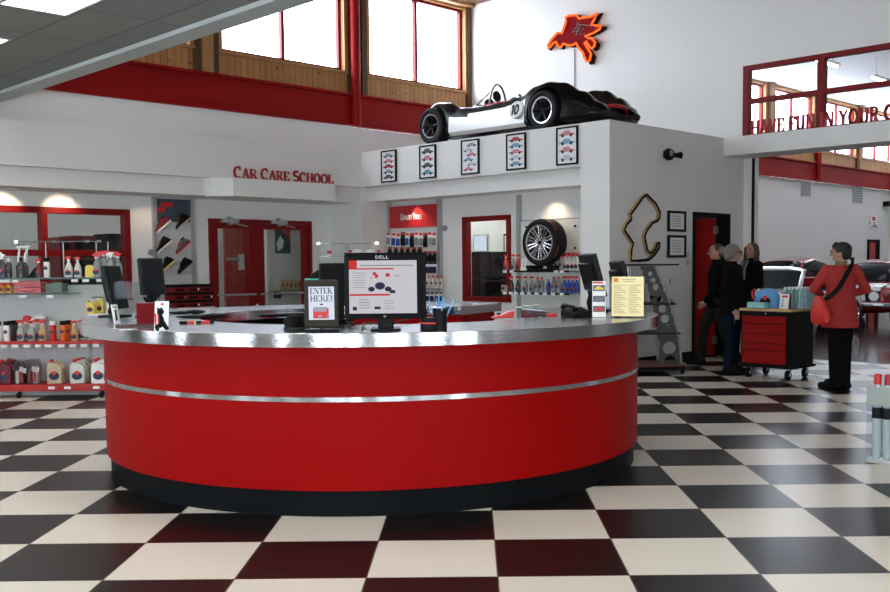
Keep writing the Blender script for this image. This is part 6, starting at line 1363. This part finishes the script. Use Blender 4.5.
# ------------------------------------------------------------------ people
LIPS = mat('lip_colour', (.30, .08, .07), .5)
EYEM = mat('eye_dark', (.02, .015, .012), .2)
def blob(name, segs, m, parent, vox=.010, smooth=6):
    """one continuous skin over tapered limbs ('c', p, r, p, r), ellipsoids ('e', centre, radii, yaw) and ring stacks ('r', rings)"""
    w = MB()
    for s in segs:
        if s[0] == 'c':
            p, r, q, r2 = Vector(s[1]), s[2], Vector(s[3]), s[4]; n = 5; pts = []; rad = []
            d = (q - p); L_ = d.length; d = d / L_ if L_ > 1e-6 else Vector((0, 0, 1))
            for k in range(4): a = PI / 2 * k / 4; pts.append(p - d * (r * math.cos(a))); rad.append(max(.002, r * math.sin(a)))
            pts.append(p); rad.append(r); pts.append(q); rad.append(r2)
            for k in range(1, 5): a = PI / 2 * k / 4; pts.append(q + d * (r2 * math.sin(a))); rad.append(max(.002, r2 * math.cos(a)))
            w.tube(pts, rad, 12)
        elif s[0] == 'e':
            M0 = w.M; w.M = Matrix.Translation(s[1]) @ Matrix.Rotation(s[3] if len(s) > 3 else 0, 4, 'Z'); w.sph((0, 0, 0), s[2], 18, 12); w.M = M0
        elif s[0] == 'r': w.rings(s[1])
    o = w.build(name, m, parent)
    md = o.modifiers.new('remesh', 'REMESH'); md.mode = 'VOXEL'; md.voxel_size = vox; md.use_smooth_shade = True
    sm = o.modifiers.new('smooth', 'SMOOTH'); sm.factor = .5; sm.iterations = smooth
    bake(o); return o
def hand_segs(wr, d, side, curl=.5):
    """palm, four unequal bent fingers and a thumb from the side of the palm; d = direction of the hand, side = thumb direction"""
    wr, d, side = Vector(wr), Vector(d).normalized(), Vector(side).normalized(); side = (side - d * side.dot(d)).normalized(); nrm = d.cross(side).normalized(); S_ = []
    for k in range(4):
        o = side * (.028 - .018 * k); b = wr + o * .8 + d * .02; kn = wr + o + d * .085
        S_.append(('c', b, .017, kn, .013)); L1, L2 = (.040, .045, .042, .033)[k], (.032, .036, .033, .026)[k]
        m1 = kn + (d * math.cos(curl) + nrm * math.sin(curl)) * L1; m2 = m1 + (d * math.cos(curl * 2) + nrm * math.sin(curl * 2)) * L2
        S_.append(('c', kn, .0105, m1, .0095)); S_.append(('c', m1, .0095, m2, .008))
    t0 = wr + side * .022 + d * .025; t1 = t0 + side * .028 + d * .030 + nrm * .012; t2 = t1 + d * .030 + nrm * .010
    S_ += [('c', t0, .015, t1, .012), ('c', t1, .012, t2, .009)]
    return S_
def person(label, loc, head, H, pose, clothes):
    k = H / 1.70
    t = thing('person', label, 'person', (loc[0], loc[1], 0), head); t.scale = (k, k, k)
    P_ = dict(hipL=(0, .085, .92), hipR=(0, -.085, .92), kneeL=(.01, .09, .49), kneeR=(.01, -.09, .49), ankL=(-.02, .09, .085), ankR=(-.02, -.09, .085), toeL=(.14, .10, .03), toeR=(.14, -.10, .03),
              shL=(0, .165, 1.385), shR=(0, -.165, 1.385), elL=(-.02, .235, 1.11), elR=(-.02, -.235, 1.11), wrL=(.06, .23, .87), wrR=(.06, -.23, .87), hy=0.0)
    P_.update(pose); p = {a: (Vector(b) if isinstance(b, tuple) else b) for a, b in P_.items()}
    HM = Matrix.Translation((0, 0, 1.50)) @ Matrix.Rotation(p['hy'], 4, 'Z') @ Matrix.Rotation(p.get('tilt', 0), 4, 'Y') @ Matrix.Translation((0, 0, -1.50))
    hv = lambda q: HM @ Vector(q)
    hd = p['hy']
    S_ = [('e', (0, 0, .95), (.105, .155, .12)), ('e', (0, 0, 1.09), (.095, .13, .15)), ('e', (.0, 0, 1.27), (.11, .160, .17)), ('c', (0, -.11, 1.385), .06, (0, .11, 1.385), .06), ('c', (-.01, 0, 1.40), .058, hv((.005, 0, 1.53)), .050)]
    S_ += [('e', hv((.012, 0, 1.605)), (.098, .077, .098), hd), ('e', hv((.030, 0, 1.550)), (.066, .060, .062), hd), ('e', hv((.060, 0, 1.520)), (.034, .036, .026), hd), ('c', hv((.105, 0, 1.592)), .010, hv((.122, 0, 1.560)), .014)]
    for s in (-1, 1): S_.append(('e', hv((.0, s * .078, 1.58)), (.020, .010, .032), hd))
    for q in 'LR':
        S_ += [('c', p['hip' + q], .085, p['knee' + q], .055), ('c', p['knee' + q], .054, p['ank' + q], .036), ('c', p['ank' + q], .04, p['toe' + q], .03)]
        S_ += [('c', p['sh' + q], .052, p['el' + q], .038), ('c', p['el' + q], .038, p['wr' + q], .026)]
        d = p.get('hd' + q) or (p['wr' + q] - p['el' + q]); sd_ = p.get('th' + q) or Vector((1, 0, .1)); S_ += hand_segs(p['wr' + q], d, sd_, p.get('curl', .5))
    body = blob('body', S_, SKIN, t, .0085, 3)
    w = MB()
    for s in (-1, 1): w.sph(hv((.098, s * .031, 1.603)), (.012, .013, .009), 10, 6)
    w.build('eyes', EYEM, body); w = MB(HM); w.bb(.086, .1, -.022, .022, 1.529, 1.535); w.build('mouth', LIPS, body)
    w = MB(HM)
    for s in (-1, 1): w.tube([(.100, s * .016, 1.622), (.103, s * .032, 1.626), (.092, s * .05, 1.620)], .005, 6)
    w.build('eyebrows', clothes.get('brow', HAIRD), body)
    return t, p, hv, hd, body
def coat(t, p, m, hem, flare, pad=.02, nm='jacket', collar=None, vox=.012):
    S_ = [('r', [[((a_) * math.cos(q), b_ * math.sin(q), z) for q in [2 * PI * j / 24 for j in range(24)]] for z, a_, b_ in ((hem, .135 + flare, .185 + flare), (.95, .13 + flare * .6, .178 + flare * .6), (1.10, .118 + flare * .3, .155 + flare * .3), (1.28, .128, .180), (1.38, .10, .165), (1.435, .07, .085))]), ('c', (0, -.12, 1.375), .075, (0, .12, 1.375), .075), ('c', (-.01, 0, 1.40), .075, (.0, 0, 1.455), .066)]
    for q in 'LR':
        el, wr = p['el' + q], p['wr' + q]; S_ += [('c', p['sh' + q], .072, el, .056), ('c', el, .056, el + (wr - el) * .94, .042)]
    return blob(nm, S_, m, t, vox, 5)
def trousers(t, p, m):
    S_ = [('e', (0, 0, .96), (.12, .168, .10))]
    for q in 'LR':
        kn, an = p['knee' + q], p['ank' + q]; S_ += [('c', p['hip' + q], .10, kn, .074), ('c', kn, .073, an + (kn - an) * .02 - Vector((0, 0, .03)), .060)]
    return blob('trousers', S_, m, t, .012, 4)
def shoes(t, p, m, prints=()):
    for q in 'LR':
        a, b = p['ank' + q], p['toe' + q]; b = Vector((b.x, b.y, max(b.z, .028))); hl = a + (a - b).normalized() * .04; hl.z = max(.036, a.z - .045)
        blob('shoe', [('c', hl, .042, b + (b - a).normalized() * .012 + Vector((0, 0, .006)), .042), ('c', a - Vector((0, 0, .005)), .054, (a + b) / 2 + Vector((0, 0, .01)), .050)], m, t, .009, 3)
# man at the door, walking to the left
q = pos(716, 14.1); L0 = q[0]
t, p, hv, hd, body = person('man in a black jacket and grey trousers walking past the red door', L0, q[1] + math.radians(96), 1.69,
  dict(hipL=(0, .085, .92), kneeL=(-.10, .09, .50), ankL=(-.30, .09, .13), toeL=(-.17, .09, .03), kneeR=(.16, -.085, .52), ankR=(.20, -.085, .085), toeR=(.36, -.09, .03), elR=(-.08, -.22, 1.11), wrR=(.04, -.21, .88), elL=(.02, .22, 1.11), wrL=(.17, .18, .91), hy=math.radians(4)), dict(brow=HAIRB))
coat(t, p, COATB, .82, .0); trousers(t, p, TROUS); shoes(t, p, BLKM)
blob('hair', [('e', hv((-.012, 0, 1.625)), (.094, .084, .088), hd), ('e', hv((-.045, 0, 1.575)), (.06, .073, .06), hd)], HAIRB, t, .008, 2)
# grey-haired woman in front of him, turned to the right
q = pos(732, 13.15); L0 = q[0]
t, p, hv, hd, body = person('grey-haired woman in a black coat and jeans, standing left of the tool cart', L0, q[1] + PI + math.radians(68), 1.66,
  dict(hy=math.radians(8), elR=(-.03, -.235, 1.10), wrR=(.10, -.20, .86), elL=(.02, .235, 1.11), wrL=(.16, .17, .93)), dict(brow=HAIRG))
coat(t, p, COATB, .80, .02); trousers(t, p, JEANS); shoes(t, p, BLKM)
blob('hair', [('e', hv((-.012, 0, 1.622)), (.112, .098, .098), hd), ('e', hv((-.045, 0, 1.565)), (.075, .092, .085), hd), ('e', hv((-.135, 0, 1.625)), (.058, .055, .058), hd), ('c', hv((.07, -.065, 1.63)), .026, hv((.02, -.085, 1.545)), .022), ('c', hv((.07, .065, 1.63)), .026, hv((.02, .085, 1.545)), .022)], HAIRG, t, .008, 2)
w = MB()
for s in (-1, 1): w.tube([hv((.112 - .004 * abs(c), s * .033 + c * .024, 1.603 + d * .018)) for c, d in [(math.cos(2 * PI * j / 12), math.sin(2 * PI * j / 12)) for j in range(12)]], .003, 5, True)
w.tube([hv((.112, -.01, 1.605)), hv((.112, .01, 1.605))], .003, 5); w.tube([hv((.108, -.057, 1.606)), hv((.01, -.08, 1.60))], .003, 5); w.tube([hv((.108, .057, 1.606)), hv((.01, .08, 1.60))], .003, 5)
w.build('glasses', BLACK, t)
kq = Matrix.Translation((L0.x, L0.y, 0)) @ Matrix.Rotation(q[1] + PI + math.radians(68), 4, 'Z') @ (Vector((.125, -.215, .755)) * (1.66 / 1.7))
o = MB(); o.tube([(.02 * math.cos(a), 0, .02 * math.sin(a)) for a in [2 * PI * j / 14 for j in range(14)]], .003, 5, True); o.bb(-.006, .006, -.003, .003, -.075, -.02); o.bb(.006, .02, -.003, .003, -.07, -.05); o = o.build('keys', CHROME, None, loc=kq); tag(o, 'keys on a ring in the hand of the grey-haired woman', 'keys')
# young woman with long hair behind them
q = pos(751, 14.9); L0 = q[0]
t, p, hv, hd, body = person('young woman with long brown hair and a black jacket behind the grey-haired woman', L0, q[1] + PI - math.radians(58), 1.71,
  dict(hy=math.radians(24), elR=(.0, -.225, 1.10), wrR=(.16, -.13, .94), elL=(.0, .225, 1.10), wrL=(.16, .13, .94)), dict(brow=HAIRB))
coat(t, p, COATB, .80, .0); trousers(t, p, TROUS); shoes(t, p, BLKM)
blob('hair', [('e', hv((-.015, 0, 1.625)), (.102, .092, .090), hd), ('e', hv((-.055, 0, 1.55)), (.07, .088, .10), hd), ('c', hv((.02, -.085, 1.63)), .028, hv((.03, -.092, 1.42)), .030), ('c', hv((.02, .085, 1.63)), .028, hv((.03, .092, 1.42)), .030), ('c', hv((-.07, 0, 1.58)), .07, hv((-.085, 0, 1.38)), .06)], HAIRB, t, .008, 2)
w = MB(); w.tube([(.10, -.06, 1.46), (.145, -.045, 1.34), (.15, -.04, 1.18)], [.022, .02, .018], 8); w.tube([(.10, .06, 1.46), (.145, .045, 1.34), (.15, .04, 1.18)], [.022, .02, .018], 8); w.build('scarf', mat('grey_scarf', (.20, .20, .20), .9, noise=.3, nscale=40), t)
# woman in the coral jacket, seen from behind
q = pos(840, 11.85); L0 = q[0]; hw_ = q[1] + math.radians(22)
t, p, hv, hd, body = person('woman in a coral red jacket seen from behind, right of the tool cart', L0, hw_, 1.645,
  dict(hy=math.radians(62), elL=(.06, .295, 1.17), wrL=(.22, .14, 1.10), elR=(.02, -.315, 1.16), wrR=(.18, -.17, 1.10), hipL=(0, .075, .92), hipR=(0, -.075, .92), kneeL=(.0, .066, .49), kneeR=(.0, -.066, .49), ankL=(-.02, .062, .085), ankR=(-.04, -.055, .085), toeL=(.09, .17, .03), toeR=(.08, .03, .03), hdL=(.5, -.8, 0), hdR=(.5, .8, 0)), {})
coat(t, p, COATR, .72, .035)
trousers(t, p, COATB); shoes(t, p, BLKM)
blob('hair', [('e', hv((-.014, 0, 1.628)), (.108, .094, .092), hd), ('e', hv((-.052, 0, 1.575)), (.066, .082, .072), hd), ('c', hv((.06, 0, 1.69)), .03, hv((.075, .03, 1.665)), .028)], HAIRD, t, .008, 2)
w = MB(); w.rings([[(-.004 + .068 * math.cos(a), .068 * math.sin(a), z) for a in [2 * PI * j / 18 for j in range(18)]] for z in (1.445, 1.495)]); w.build('collar', mat('tan_knit_collar', (.20, .14, .06), .9), t)
w = MB()
for s in (-1, 1): w.tube([hv((.116 - .004 * abs(c), s * .033 + c * .024, 1.603 + d * .018)) for c, d in [(math.cos(2 * PI * j / 12), math.sin(2 * PI * j / 12)) for j in range(12)]], .003, 5, True)
w.tube([hv((.108, .057, 1.606)), hv((.01, .08, 1.60))], .003, 5); w.tube([hv((.108, -.057, 1.606)), hv((.01, -.08, 1.60))], .003, 5); w.build('glasses', mat('violet_grey_frames', (.12, .12, .22), .3), t)
bg_ = thing('shoulder_bag', 'red shoulder bag on a black strap across the back of the coral-jacketed woman', 'bag', (L0.x, L0.y, 0), hw_)
sp3 = [(.06, -.10, 1.475), (-.02, -.115, 1.475), (-.10, -.085, 1.42), (-.158, .0, 1.30), (-.178, .09, 1.15), (-.165, .17, 1.06), (-.14, .23, 1.02)]
w = MB(); rs = []
for i, c in enumerate(sp3):
    c = Vector(c); d = (Vector(sp3[min(i + 1, 6)]) - Vector(sp3[max(i - 1, 0)])).normalized(); out = Vector((c.x, c.y, 0)).normalized() if i > 1 else Vector((0, 0, 1)); s_ = d.cross(out).normalized() * .026
    rs.append([c + s_, c - s_, c - s_ + out * .012, c + s_ + out * .012])
w.rings(rs); w.build('strap', BLKM, bg_)
w = MB(Matrix.Translation((-.13, .27, .815)) @ Matrix.Rotation(math.radians(22), 4, 'Z'))
w.rings([[(a_ * .5 * math.copysign(abs(math.cos(v)) ** .6, math.cos(v)) + sh, b_ * .5 * math.copysign(abs(math.sin(v)) ** .7, math.sin(v)), z) for v in [2 * PI * j / 20 for j in range(20)]] for z, a_, b_, sh in ((-.075, .20, .07, 0), (-.05, .27, .10, 0), (.05, .27, .11, .005), (.13, .21, .09, .02), (.22, .13, .06, .04), (.24, .06, .03, .045))])
bgb = w.build('bag_body', mat('bright_red_nylon', (.60, .02, .012), .5, bump=.2, bscale=25), bg_)
w = MB(Matrix.Translation((-.13, .27, .815)) @ Matrix.Rotation(math.radians(22), 4, 'Z')); w.tube([(-.13, -.05, .06), (0, -.062, .065), (.13, -.04, .06)], .006, 6); w.build('zip', BLKM, bgb)
